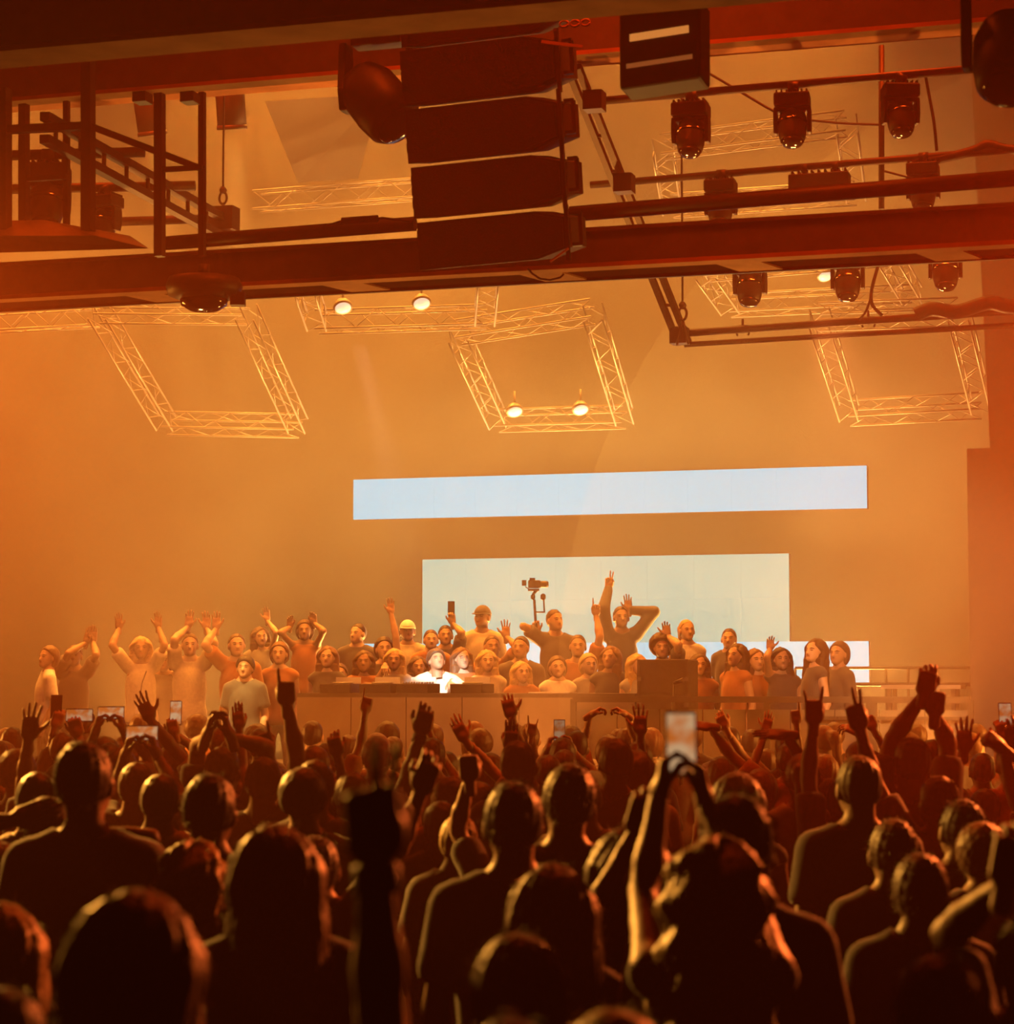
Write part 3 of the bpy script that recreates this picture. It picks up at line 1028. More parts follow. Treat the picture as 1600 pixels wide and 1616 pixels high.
def rear_rail():
    c0 = 25.2
    a, b = stage_pt(1255, c0, RISER), stage_pt(1545, c0, RISER)
    root = empty('stage_railing', a)
    tag(root, 'thin tube railing behind the two women at the right of the stage', 'railing', 'railings on the stage')
    L = (b - a).length
    zt = P(1400, 1054, dep(1400, c0)).z - RISER
    zm = P(1400, 1080, dep(1400, c0)).z - RISER
    for z, r in ((zt, 0.016), (zm, 0.02), (0.1, 0.014)):
        MB().tube(Z * z, U * L + Z * z, r, 8).build('rail', 'black_metal', root)
    for t in (0.0, 0.09, 0.5, 0.62, 0.78, 1.0):
        MB().tube(U * L * t, U * L * t + Z * zt, 0.014, 8).build('post', 'black_metal' if t < 0.7 else 'alu', root)
    return root


rear_rail()
c0 = 24.4
a, b = stage_pt(1395, c0, RISER), stage_pt(1520, c0, RISER)
root = empty('side_bench', a)
tag(root, 'pale long bench top on legs at the right end of the stage', 'bench')
L = (b - a).length
zt = P(1450, 1084, dep(1450, c0)).z - RISER
MB().box(U * L / 2 + Z * zt, L / 2, 0.25, 0.02, (U, N, Z)).build('top', 'deck_edge', root)
for x in (0.08, L - 0.08):
    for y in (-0.2, 0.2):
        MB().beam(U * x + N * y - Z * (RISER - DECK if y < 0 else 0) * 0, U * x + N * y + Z * zt, 0.04, 0.04, U).build('leg', 'stage_black', root)

# ------------------------------------------------------------------ people: distance fields meshed with surface nets
def surface_nets(D, org, vs):
    """Mesh the zero level of the field D sampled on a grid with spacing vs."""
    S = D < 0
    nx, ny, nz = D.shape
    cnt = np.zeros((nx - 1, ny - 1, nz - 1), np.int8)
    for i in (0, 1):
        for j in (0, 1):
            for k in (0, 1):
                cnt += S[i:nx - 1 + i, j:ny - 1 + j, k:nz - 1 + k]
    act = (cnt > 0) & (cnt < 8)
    idx = np.argwhere(act)
    ids = -np.ones(act.shape, np.int64)
    ids[act] = np.arange(len(idx))
    acc = np.zeros((len(idx), 3))
    num = np.zeros(len(idx))
    corners = [(i, j, k) for i in (0, 1) for j in (0, 1) for k in (0, 1)]
    val = {c: D[idx[:, 0] + c[0], idx[:, 1] + c[1], idx[:, 2] + c[2]] for c in corners}
    for a in corners:
        for ax in range(3):
            if a[ax] == 0:
                b = list(a)
                b[ax] = 1
                b = tuple(b)
                va, vb = val[a], val[b]
                m = (va < 0) != (vb < 0)
                t = va[m] / (va[m] - vb[m])
                p = np.tile(np.array(a, float), (m.sum(), 1))
                p[:, ax] += t
                acc[m] += p
                num[m] += 1
    V = (idx + acc / num[:, None]) * vs + org
    quads = []
    for ax in range(3):
        sl0 = [slice(None)] * 3
        sl1 = [slice(None)] * 3
        sl0[ax] = slice(0, -1)
        sl1[ax] = slice(1, None)
        s0, s1 = S[tuple(sl0)], S[tuple(sl1)]
        e = np.argwhere(s0 != s1)
        o1, o2 = (ax + 1) % 3, (ax + 2) % 3
        ok = (e[:, o1] > 0) & (e[:, o2] > 0) & (e[:, o1] < D.shape[o1] - 1) & (e[:, o2] < D.shape[o2] - 1)
        e = e[ok]
        if not len(e):
            continue
        inside = s0[e[:, 0], e[:, 1], e[:, 2]]
        q = []
        for d1, d2 in ((-1, -1), (0, -1), (0, 0), (-1, 0)):
            c = e.copy()
            c[:, o1] += d1
            c[:, o2] += d2
            q.append(ids[c[:, 0], c[:, 1], c[:, 2]])
        q = np.stack(q, 1)
        q[~inside] = q[~inside][:, ::-1]
        quads.append(q)
    return V, np.concatenate(quads)


def grid(lo, hi, vs):
    lo = np.asarray(lo) - 2 * vs
    hi = np.asarray(hi) + 2 * vs
    n = np.ceil((hi - lo) / vs).astype(int) + 1
    X = (lo[0] + vs * np.arange(n[0]))[:, None, None]
    Y = (lo[1] + vs * np.arange(n[1]))[None, :, None]
    Zg = (lo[2] + vs * np.arange(n[2]))[None, None, :]
    return (X, Y, Zg), lo


def s_cone(G, a, b, r1, r2):
    """Tapered capsule."""
    a, b = np.asarray(a, float), np.asarray(b, float)
    d = b - a
    L2 = max(d @ d, 1e-9)
    px, py, pz = G[0] - a[0], G[1] - a[1], G[2] - a[2]
    t = np.clip((px * d[0] + py * d[1] + pz * d[2]) / L2, 0, 1)
    return np.sqrt((px - t * d[0]) ** 2 + (py - t * d[1]) ** 2 + (pz - t * d[2]) ** 2) - (r1 + (r2 - r1) * t)


def s_ell(G, c, r):
    k0 = np.sqrt(((G[0] - c[0]) / r[0]) ** 2 + ((G[1] - c[1]) / r[1]) ** 2 + ((G[2] - c[2]) / r[2]) ** 2)
    return (k0 - 1) * min(r) * 1.0


def s_box(G, c, h, rad):
    qx, qy, qz = np.abs(G[0] - c[0]) - h[0] + rad, np.abs(G[1] - c[1]) - h[1] + rad, np.abs(G[2] - c[2]) - h[2] + rad
    return np.sqrt(np.maximum(qx, 0) ** 2 + np.maximum(qy, 0) ** 2 + np.maximum(qz, 0) ** 2) + np.minimum(np.maximum(np.maximum(qx, qy), qz), 0) - rad


def smin(a, b, k):
    h = np.clip(0.5 + 0.5 * (b - a) / k, 0, 1)
    return b + (a - b) * h - k * h * (1 - h)


# ---- hands: wrist at the origin, fingers along +z, palm towards +y, thumb on +x
# per finger (index, middle, ring, little): curl 0..1 ; spread ; thumb out 0..1
HANDS = {
    'open': ((0.05, 0.02, 0.05, 0.10), 1.0, 1.0),
    'wave': ((0.18, 0.12, 0.16, 0.22), 0.75, 0.8),
    'relaxed': ((0.30, 0.38, 0.45, 0.5), 0.4, 0.5),
    'point': ((0.0, 0.95, 1.0, 1.0), 0.2, 0.1),
    'two': ((0.02, 0.02, 1.0, 1.0), 1.0, 0.1),
    'horns': ((0.0, 0.95, 1.0, 0.05), 0.8, 0.2),
    'fist': ((1.0, 1.0, 1.0, 1.0), 0.1, 0.1),
    'grip': ((0.55, 0.58, 0.62, 0.66), 0.3, 0.6),
    'flat': ((0.03, 0.02, 0.03, 0.05), 0.15, 0.3),
    'claw': ((0.35, 0.3, 0.35, 0.4), 1.1, 1.0),
}
_hand_cache = {}


def hand_mesh(pose, vs):
    key = (pose, vs)
    if key in _hand_cache:
        return _hand_cache[key]
    curls, spread, thumb = HANDS[pose]
    G, org = grid((-0.11, -0.06, -0.06), (0.13, 0.11, 0.21), vs)
    D = s_box(G, (0.0, 0.0, 0.052), (0.041, 0.0145, 0.048), 0.013)
    D = smin(D, s_cone(G, (0, 0, -0.05), (0, 0, 0.02), 0.026, 0.027), 0.02)
    D = smin(D, s_ell(G, (0.026, 0.009, 0.035), (0.02, 0.018, 0.032)), 0.012)
    base_x = (0.031, 0.0105, -0.0105, -0.030)
    lens = (0.074, 0.082, 0.076, 0.060)
    fan = (0.20, 0.05, -0.10, -0.28)
    for i in range(4):
        L = lens[i]
        seg = (L * 0.46, L * 0.30, L * 0.24)
        p = np.array([base_x[i], 0.0, 0.093 - 0.008 * (i == 3) - 0.003 * (i == 0)])
        side = fan[i] * spread * (1 - 0.8 * curls[i])
        ang = 0.06
        rr = 0.0088 if i < 3 else 0.0078
        for s, (ln, bend) in enumerate(zip(seg, (1.45, 1.65, 1.1))):
            ang += curls[i] * bend
            d = np.array([math.sin(side) * math.cos(ang), math.sin(ang), math.cos(side) * math.cos(ang)])
            q = p + d * ln
            D = smin(D, s_cone(G, p, q, rr, rr * 0.93), 0.005)
            p = q
            rr *= 0.93
    a = 0.25 + 0.75 * thumb
    p0 = np.array([0.033, 0.006, 0.03])
    p1 = p0 + np.array([0.036 * a, 0.016 + 0.012 * (1 - thumb), 0.032])
    p2 = p1 + np.array([0.016 * a - 0.018 * (1 - thumb), 0.010, 0.026])
    D = smin(D, s_cone(G, p0, p1, 0.0125, 0.0105), 0.012)
    D = smin(D, s_cone(G, p1, p2, 0.0102, 0.0085), 0.005)
    _hand_cache[key] = surface_nets(D, org, vs)
    return _hand_cache[key]


# ---- heads: origin at the base of the skull on the neck axis, face towards +y, crown at z = 0.205
_head_cache = {}


def head_mesh(vs, fem):
    key = (vs, fem)
    if key in _head_cache:
        return _head_cache[key]
    G, org = grid((-0.11, -0.13, -0.09), (0.11, 0.15, 0.215), vs)
    j = 0.93 if fem else 1.0
    D = s_ell(G, (0, -0.012, 0.105), (0.076, 0.096, 0.098))
    D = smin(D, s_ell(G, (0, 0.03, 0.04), (0.058 * j, 0.066, 0.068)), 0.035)
    D = smin(D, s_ell(G, (0, 0.074, 0.0), (0.026 * j, 0.022, 0.02)), 0.025)       # chin
    D = smin(D, s_cone(G, (0, -0.02, 0.03), (0, -0.03, -0.09), 0.056 * j, 0.058 * j), 0.02)
    D = smin(D, s_cone(G, (0, 0.082, 0.095), (0, 0.104, 0.055), 0.008, 0.013), 0.012)   # nose
    D = smin(D, s_cone(G, (-0.03, 0.08, 0.105), (0.03, 0.08, 0.105), 0.008, 0.008), 0.015)   # brow
    for s in (-1, 1):
        D = np.maximum(D, -s_ell(G, (0.030 * s, 0.094, 0.088), (0.014, 0.012, 0.009)))
        D = smin(D, s_ell(G, (0.030 * s, 0.078, 0.088), (0.012, 0.012, 0.010)), 0.004)
        ear = s_ell(G, (0.079 * s, -0.005, 0.075), (0.012, 0.022, 0.034))
        D = smin(D, ear, 0.008)
    D = smin(D, s_cone(G, (-0.018, 0.083, 0.028), (0.018, 0.083, 0.028), 0.007, 0.007), 0.008)   # lips
    V, Q = surface_nets(D, org, vs)
    # 0 skin, 1 eye, 2 lips
    C = V[Q].mean(1)
    mi = np.zeros(len(Q), np.int32)
    ey = (np.abs(np.abs(C[:, 0]) - 0.030) < 0.013) & (np.abs(C[:, 2] - 0.088) < 0.007) & (C[:, 1] > 0.06)
    lp = (np.abs(C[:, 0]) < 0.022) & (np.abs(C[:, 2] - 0.028) < 0.007) & (C[:, 1] > 0.07)
    br = (np.abs(np.abs(C[:, 0]) - 0.031) < 0.018) & (np.abs(C[:, 2] - 0.108) < 0.005) & (C[:, 1] > 0.06)
    mi[ey | br] = 1
    mi[lp] = 2
    _head_cache[key] = (V, Q, mi)
    return _head_cache[key]


_hair_cache = {}


def hair_mesh(style, vs):
    """Hair in head space."""
    key = (style, vs)
    if key in _hair_cache:
        return _hair_cache[key]
    lo, hi = (-0.16, -0.2, -0.12), (0.16, 0.15, 0.25)
    if style in ('long', 'longer', 'wavy', 'side'):
        lo = (-0.2, -0.2, -0.42)
    if style in ('ponytail', 'bun'):
        lo = (-0.14, -0.27, -0.28)
        hi = (0.14, 0.15, 0.30)
    if style == 'afro':
        lo, hi = (-0.22, -0.24, -0.1), (0.22, 0.2, 0.32)
    G, org = grid(lo, hi, vs)
    ang = np.arctan2(G[0], G[1] + 0.01 + 0 * G[2])
    strand = 0.0022 * np.sin(ang * 38 + np.sin(G[2] * 40) * 1.2) + 0.002 * np.sin(ang * 17 + G[2] * 25)
    cap = s_ell(G, (0, -0.021, 0.106), (0.085, 0.104, 0.108))
    # hairline: keep behind a slanted plane and above the nape
    front = (G[1] + 0.004 - np.maximum(G[2] - 0.09, 0) * 0.95 - np.maximum(G[2] - 0.17, 0) * 3) * 0.7 + 0 * G[0]
    nape = (0.03 - G[2]) * 0.9 + (G[1] + 0.06) * 0.35 + 0 * G[0]
    if style == 'short':
        D = np.maximum(np.maximum(cap + strand, front), nape)
    elif style == 'crop':
        cap = s_ell(G, (0, -0.014, 0.106), (0.080, 0.101, 0.103))
        D = np.maximum(np.maximum(cap + strand * 0.4, front), nape)
    elif style == 'quiff':
        D = smin(np.maximum(np.maximum(cap, front), nape), s_ell(G, (0.0, 0.03, 0.195), (0.07, 0.075, 0.035)), 0.03) + strand * 1.5
    elif style == 'bob':
        c = s_ell(G, (0, -0.03, 0.085), (0.105, 0.105, 0.13))
        D = smin(cap, c, 0.03) + strand
        D = np.maximum(np.maximum(D, front), (-0.035 - G[2]) + 0 * G[0] + 0 * G[1])
    elif style in ('long', 'longer', 'wavy', 'side'):
        b = -0.24 if style != 'longer' else -0.36
        amp = 0.012 if style == 'wavy' else 0.003
        wob = amp * np.sin(G[2] * 60 + ang * 3)
        c1 = s_cone(G, (0.02, -0.045, 0.09), (0.03, -0.085, b), 0.10, 0.085)
        c2 = s_cone(G, (-0.02, -0.045, 0.09), (-0.03, -0.085, b), 0.10, 0.085)
        c = smin(c1, c2, 0.04)
        sides = smin(s_cone(G, (0.075, 0.0, 0.10), (0.105, -0.005, b * 0.75), 0.035, 0.034),
                     s_cone(G, (-0.075, 0.0, 0.10), (-0.105, -0.005, b * 0.75), 0.035, 0.034), 0.01)
        D = smin(smin(cap, c, 0.03), sides, 0.03) + strand * 1.3 + wob
        D = np.maximum(D, (b - 0.04 - G[2]) + 0.012 * np.sin(ang * 13) + 0 * G[0] + 0 * G[1])
        low = np.maximum(front, np.maximum(G[1] - 0.03, -1 + 0 * G[0]) + 0 * G[2])
        D = np.maximum(D, np.minimum(front - 0.012, np.maximum(G[1] - 0.03, G[2] - 0.02) * 0.7 + 0 * G[0]))
    elif style == 'ponytail':
        D = np.maximum(np.maximum(cap + strand * 0.6, front), nape)
        t = smin(s_cone(G, (0, -0.11, 0.15), (0, -0.165, 0.12), 0.03, 0.042), s_cone(G, (0, -0.165, 0.12), (0.01, -0.17, -0.2), 0.045, 0.02), 0.03)
        D = smin(D, t + strand, 0.012)
    elif style == 'bun':
        D = np.maximum(np.maximum(cap + strand * 0.6, front), nape)
        D = smin(D, s_ell(G, (0, -0.06, 0.228), (0.05, 0.05, 0.045)) + 0.003 * np.sin(ang * 9 + G[2] * 120), 0.012)
    elif style == 'afro':
        lump = 0.006 * np.sin(G[0] * 90) * np.sin(G[1] * 95 + 1) * np.sin(G[2] * 88 + 2)
        D = np.maximum(s_ell(G, (0, -0.03, 0.125), (0.135, 0.135, 0.130)) + lump, front - 0.01)
    elif style == 'curly':
        lump = 0.005 * np.sin(G[0] * 110) * np.sin(G[1] * 105 + 1) * np.sin(G[2] * 100 + 2)
        D = np.maximum(np.maximum(s_ell(G, (0, -0.02, 0.115), (0.10, 0.115, 0.112)) + lump, front - 0.012), nape)
    else:
        raise KeyError(style)
    _hair_cache[key] = surface_nets(D, org, vs)
    return _hair_cache[key]


def fuzz(style, n, seed):
    """Fly-away strands around the outline of a hair style, thin triangles."""
    V, Q = hair_mesh(style, 0.012)
    rng = np.random.default_rng(seed)
    C = V[Q]
    nrm = np.cross(C[:, 1] - C[:, 0], C[:, 2] - C[:, 0])
    nrm /= np.linalg.norm(nrm, axis=1)[:, None] + 1e-9
    pick = rng.integers(0, len(Q), n)
    p = C[pick].mean(1) + rng.normal(0, 0.004, (n, 3))
    d = nrm[pick] + rng.normal(0, 0.55, (n, 3))
    d /= np.linalg.norm(d, axis=1)[:, None]
    ln = rng.uniform(0.008, 0.032, n)[:, None]
    s = np.cross(d, rng.normal(0, 1, (n, 3)))
    s = s / (np.linalg.norm(s, axis=1)[:, None] + 1e-9) * 0.0009
    m = p + d * ln * 0.5 + np.array([0, 0, 0.0])
    t = p + d * ln + np.array([0, 0, -0.006])
    VV = np.concatenate([p - s, p + s, m + s * 0.7, m - s * 0.7, t])
    i = np.arange(n)
    quad = np.stack([i, i + n, i + 2 * n, i + 3 * n], 1)
    tri = np.stack([i + 3 * n, i + 2 * n, i + 4 * n, i + 4 * n], 1)
    return VV, quad, tri[:, :3]


# ---- materials for people
SKIN = [mat('skin_%s' % n, c, 0.5, 0, 0.06, 25, spec=0.4) for n, c in
        (('pale', (0.62, 0.42, 0.32)), ('tan', (0.48, 0.30, 0.21)), ('olive', (0.36, 0.22, 0.15)), ('brown', (0.17, 0.095, 0.06)))]
HAIRM = {n: mat('hair_' + n, c, 0.5, 0, 0.25, 60, spec=0.35, sheen=0.1) for n, c in
         (('black', (0.02, 0.016, 0.013)), ('brown', (0.07, 0.04, 0.02)), ('chestnut', (0.15, 0.075, 0.035)), ('blonde', (0.50, 0.34, 0.16)), ('red', (0.28, 0.09, 0.03)))}
CLOTH = {n: mat('cloth_' + n, c, 0.85, 0, 0.12, 40, sheen=0.3) for n, c in
         (('black', (0.025, 0.025, 0.028)), ('charcoal', (0.08, 0.08, 0.085)), ('white', (0.80, 0.79, 0.76)), ('cream', (0.62, 0.56, 0.45)),
          ('grey', (0.32, 0.32, 0.32)), ('navy', (0.03, 0.04, 0.09)), ('red', (0.42, 0.05, 0.04)), ('green', (0.08, 0.16, 0.08)),
          ('blue', (0.10, 0.18, 0.36)), ('denim', (0.10, 0.14, 0.22)), ('rust', (0.40, 0.16, 0.06)), ('pink', (0.60, 0.30, 0.30)))}
EYE_M = mat('eye_dark', (0.03, 0.02, 0.015), 0.3)
LIP_M = mat('lip', (0.38, 0.14, 0.11), 0.5)
SHOE_M = mat('shoe', (0.04, 0.035, 0.03), 0.6)


def np_mesh(name, V, faces, mats, mi=None, smooth=True):
    me = bpy.data.meshes.new(name)
    V = np.asarray(V, np.float32)
    sizes = np.concatenate([np.full(len(f), f.shape[1], np.int32) for f in faces])
    loops = np.concatenate([f.reshape(-1) for f in faces]).astype(np.int32)
    me.vertices.add(len(V))
    me.vertices.foreach_set('co', V.reshape(-1))
    me.loops.add(len(loops))
    me.loops.foreach_set('vertex_index', loops)
    me.polygons.add(len(sizes))
    starts = np.concatenate([[0], np.cumsum(sizes)[:-1]]).astype(np.int32)
    me.polygons.foreach_set('loop_start', starts)
    if mi is not None:
        me.polygons.foreach_set('material_index', np.asarray(mi, np.int32))
    me.polygons.foreach_set('use_smooth', np.full(len(sizes), smooth))
    for m in mats:
        me.materials.append(m)
    me.update(calc_edges=True)
    return me


def frame(zdir, yhint):
    """Rotation whose z axis is zdir and whose y axis is close to yhint."""
    z = np.asarray(zdir, float)
    z = z / np.linalg.norm(z)
    y = np.asarray(yhint, float)
    y = y - z * (y @ z)
    if np.linalg.norm(y) < 1e-4:
        y = np.array([0.3, 0.2, 1.0])
        y = y - z * (y @ z)
    y = y / np.linalg.norm(y)
    x = np.cross(y, z)
    return np.stack([x, y, z], 1)


def solve_arm(sh, target, l1, l2, pole):
    """Elbow for a two-bone arm from sh to target; returns elbow, reachable wrist."""
    sh, target = np.asarray(sh, float), np.asarray(target, float)
    d = target - sh
    L = np.linalg.norm(d)
    mx = (l1 + l2) * 0.985
    if L > mx:
        d = d / L * mx
        L = mx
    if L < abs(l1 - l2) + 0.05:
        L = abs(l1 - l2) + 0.05
        d = d / np.linalg.norm(d) * L
    u = d / L
    a = (l1 * l1 - l2 * l2 + L * L) / (2 * L)
    h = math.sqrt(max(l1 * l1 - a * a, 0))
    pole = np.asarray(pole, float)
    pole = pole - u * (pole @ u)
    n = np.linalg.norm(pole)
    pole = pole / n if n > 1e-4 else np.array([1.0, 0, 0])
    return sh + u * a + pole * h, sh + d


_hair_me = {}
PEOPLE = []


def hair_data(style, vs, color, fz):
    key = (style, vs, color, fz)
    if key not in _hair_me:
        V, Q = hair_mesh(style, vs)
        faces = [Q]
        if fz:
            VV, q, t = fuzz(style, fz, hash(style) % 97 if False else len(style) * 7)
            off = len(V)
            V = np.concatenate([V, VV])
            faces = [Q, q + off, t + off]
        _hair_me[key] = np_mesh('hair', V, faces, [HAIRM[color]])
    return _hair_me[key]


def person(loc, h, face, label, hair='short', hair_color='brown', skin=0, shirt='black', sleeves='short', pants='black',
           arms=(None, None), head=(0, 0, 0), fem=False, lod=1.0, group=None, lean=(0, 0), cap=None, fz=0, legs=True, hres=None):
    """loc: feet; face: rotation about z (0 looks along +y); arms: (left, right), each None or
    dict(to=world wrist-to-fingertip target, pose=, palm=world palm direction, pole=world elbow hint)
    lean: forward and sideways shift of the shoulders in metres. Returns the root Empty."""
    loc = np.array(loc, float)
    ca, sa = math.cos(face), math.sin(face)
    Rw = np.array([[ca, -sa, 0], [sa, ca, 0], [0, 0, 1]])

    def loc_of(w):
        return Rw.T @ (np.asarray(w, float) - loc)

    def dir_of(w):
        return Rw.T @ np.asarray(w, float)
    k = h / 1.75
    w = 0.92 if fem else 1.0
    root = empty('person', tuple(loc))
    root.rotation_euler = (0, 0, face)
    tag(root, label, 'person', group)
    hz = h - 0.205 * (0.5 + 0.5 * k)            # skull base
    ls = 0.5 + 0.5 * k
    lx, ly = lean[1], lean[0]
    shz = 0.822 * h
    hip = np.array([0, 0, 0.53 * h])
    chest = np.array([lx * 0.8, ly * 0.8, 0.71 * h])
    neck0 = np.array([lx, ly - 0.02, shz + 0.026])
    hb = np.array([lx * 1.25, ly * 1.25 - 0.005, hz])
    vs = 0.019 * lod
    prim = []         # skin body primitives (fn, args, blend)
    sw = 0.172 * w * k
    S = [np.array([lx - sw, ly - 0.01, shz - 0.038]), np.array([lx + sw, ly - 0.01, shz - 0.038])]
    l1, l2 = 0.172 * h, 0.150 * h
    EW = []
    hands = []
    for i, a in enumerate(arms):
        sg = -1 if i == 0 else 1
        if a is None:
            e = S[i] + np.array([0.05 * sg, -0.03, -l1 * 0.96])
            wr = e + np.array([-0.02 * sg, 0.10, -l2 * 0.9])
            hd = (wr - e)
            palm = np.array([-sg, 0, 0.0])
            pose = 'relaxed'
            up = False
        else:
            up = True
            tip = loc_of(a['to'])
            hl = a.get('hl', 0.16)
            hdir = dir_of(a['dir']) if 'dir' in a else None
            if hdir is None:
                hd0 = tip - S[i]
                hd0 = hd0 / np.linalg.norm(hd0) * 0.6 + np.array([0, 0, 0.7])
            else:
                hd0 = hdir
            hd0 = hd0 / np.linalg.norm(hd0)
            up_z = max(0.0, (tip - S[i])[2])
            Sx = S[i] + np.array([-0.02 * sg, 0, 0.055]) * min(1, up_z / 0.4)     # the shoulder lifts with the arm
            S[i] = Sx
            pole = dir_of(a['pole']) if 'pole' in a else np.array([sg * 0.45, 0.9, -0.25])
            e, wr = solve_arm(Sx, tip - hd0 * hl, l1, l2, pole)
            hd = hd0
            palm = dir_of(a['palm']) if 'palm' in a else np.array([0, 1.0, 0.1])
            pose = a.get('pose', 'open')
        EW.append((e, wr))
        hands.append((wr, hd, palm, pose, sg, up))
    # field on one grid
    pts = [hip + [0.22, 0.16, 0], hip - [0.22, 0.16, 0], np.array([0.26, 0.2, 0.0]), np.array([-0.26, -0.16, 0.0]), hb + [0.1, 0.15, 0.0], hb - [0.1, 0.16, 0],
           chest + [0.24, 0.17, 0], chest - [0.24, 0.17, 0]]
    for e, wr in EW:
        pts += [e + 0.07, e - 0.07, wr + 0.05, wr - 0.05]
    for s in S:
        pts += [s + 0.08, s - 0.08]
    pts = np.array(pts)
    z0 = 0.0 if legs else 0.36 * h
    lo, hi = pts.min(0), pts.max(0)
    lo[2] = z0
    G, org = grid(lo, hi, vs)
    T = s_ell(G, chest, (0.155 * w * k, 0.108 * k, 0.20 * k))
    T = smin(T, s_ell(G, (lx * 0.35, ly * 0.35, 0.60 * h), (0.135 * w * k, 0.10 * k, 0.17 * k)), 0.06)
    T = smin(T, s_ell(G, hip, (0.162 * (1.02 if fem else 0.98) * k, 0.112 * k, 0.12 * k)), 0.06)
    T = smin(T, s_cone(G, S[0] * [1, 1, 1], neck0 + [-0.03, 0, 0.01], 0.052 * k * w, 0.05 * k), 0.05)
    T = smin(T, s_cone(G, S[1], neck0 + [0.03, 0, 0.01], 0.052 * k * w, 0.05 * k), 0.05)
    shirt_f = T
    B = smin(T, s_cone(G, neck0, hb + [0, -0.025, 0.05], 0.058 * w, 0.054 * w), 0.035)
    if legs:
        for sg in (-1, 1):
            kn = np.array([0.105 * sg, 0.01, 0.285 * h])
            an = np.array([0.115 * sg, -0.025, 0.055 * h])
            B = smin(B, s_cone(G, (0.085 * sg, 0, 0.50 * h), kn, 0.085 * k, 0.058 * k), 0.025)
            B = smin(B, s_cone(G, kn, an, 0.056 * k, 0.040 * k), 0.02)
            B = smin(B, s_cone(G, an + [0, -0.01, -0.05 * h * 0.55], (0.13 * sg, 0.15, 0.035), 0.04, 0.034), 0.02)
    else:
        B = np.maximum(B, z0 + 0.01 - G[2])
    for i, (e, wr) in enumerate(EW):
        th = 0.88 if fem else 1.0
        ua = s_cone(G, S[i], e, 0.054 * k * th, 0.041 * k * th)
        fa = smin(ua, s_cone(G, e, e + (wr - e) * 0.3, 0.041 * k * th, 0.044 * k * th), 0.015)
        fa = smin(fa, s_cone(G, e + (wr - e) * 0.3, wr, 0.044 * k * th, 0.0265), 0.015)
        B = smin(B, fa, 0.03)
        if sleeves == 'long':
            wq = e + (wr - e) * 0.9
            sl = smin(s_cone(G, S[i], e, 0.062 * k * th, 0.052 * k * th), s_cone(G, e, wq, 0.052 * k * th, 0.038), 0.02)
            shirt_f = smin(shirt_f, sl, 0.03)
        elif sleeves == 'short':
            m = S[i] + (e - S[i]) * 0.62
            sl = np.maximum(s_cone(G, S[i], m, 0.062 * k * th, 0.064 * k * th), ((G[0] - m[0]) * (e - S[i])[0] + (G[1] - m[1]) * (e - S[i])[1] + (G[2] - m[2]) * (e - S[i])[2]) / np.linalg.norm(e - S[i]) - 0.02)
            shirt_f = smin(shirt_f, sl, 0.02)
    V, Q = surface_nets(B, org, vs)
    C = V[Q].mean(1)
    mi = np.zeros(len(Q), np.int32)
    mi[(C[:, 2] < 0.54 * h) & (np.abs(C[:, 0]) < 0.185)] = 3
    mi[C[:, 2] < 0.05] = 4
    allV, allQ, allM = [V], [Q], [mi]
    off = len(V)
    # head
    hv = hres or (0.0105 if lod < 1.15 else 0.0125)
    HV, HQ, HM = head_mesh(hv, fem)
    turn, nod, roll = head
    Rh = np.array(Euler((nod, roll, turn), 'XYZ').to_matrix())
    HVt = (HV * ls) @ Rh.T + hb
    allV.append(HVt)
    allQ.append(HQ + off)
    allM.append(HM)
    off += len(HV)
    for wr, hd, palm, pose, sg, raised in hands:
        pv = 0.0105 if (pose == 'relaxed' and not raised) else (0.0064 if lod < 1.5 else 0.0075)
        PV, PQ = hand_mesh(pose, pv)
        PV = PV.copy()
        Fr = frame(hd, palm)
        # thumb side: x axis of the frame is right for a right hand with palm forward and fingers up
        xs = 1.0
        # right hand, palm +y, fingers +z -> thumb points to -x ... left hand mirrored
        flip = -1.0 if sg > 0 else 1.0
        PV[:, 0] *= flip * xs
        q = PQ[:, ::-1] if flip < 0 else PQ
        allV.append((PV * (0.5 + 0.5 * k) * (0.93 if fem else 1.02)) @ Fr.T + wr)
        allQ.append(q + off)
        allM.append(np.zeros(len(q), np.int32))
        off += len(PV)
    me = np_mesh('body', np.concatenate(allV), [np.concatenate(allQ)], [SKIN[skin], EYE_M, LIP_M, CLOTH[pants], SHOE_M], np.concatenate(allM))
    body = link(bpy.data.objects.new('body', me), root)
    # shirt
    sf = shirt_f - 0.013
    zc = neck0[2] + 0.028
    nk = np.sqrt((G[0] - neck0[0]) ** 2 + (G[1] - neck0[1] - 0.012) ** 2)
    hem = 0.50 * h
    sf = np.maximum(sf, hem - G[2])
    if sleeves == 'none':
        sf = np.maximum(sf, G[2] - (zc - 0.01) - 0.0 * G[0])
    sf = np.maximum(sf, np.minimum(0.085 * w - nk, 0.02) + np.minimum(G[2] - zc, 0) * 0.9)
    SV, SQ = surface_nets(sf, org, vs)
    link(bpy.data.objects.new('shirt', np_mesh('shirt', SV, [SQ], [CLOTH[shirt]])), root)
    # hair
    Mh = Matrix.Translation(hb) @ Matrix(Rh.tolist()).to_4x4() @ Matrix.Scale(ls, 4)
    if hair and hair != 'bald':
        ho = bpy.data.objects.new('hair', hair_data(hair, 0.0095 if lod < 1.3 else 0.012, hair_color, fz))
        link(ho, root)
        ho.matrix_local = Mh
    if cap:
        cd = cap_data(cap)
        for nm, me in cd:
            co = bpy.data.objects.new(nm, me)
            link(co, root)
            co.matrix_local = Mh
    wrist_w = [tuple(Rw @ wr + loc) for wr, *_ in hands]
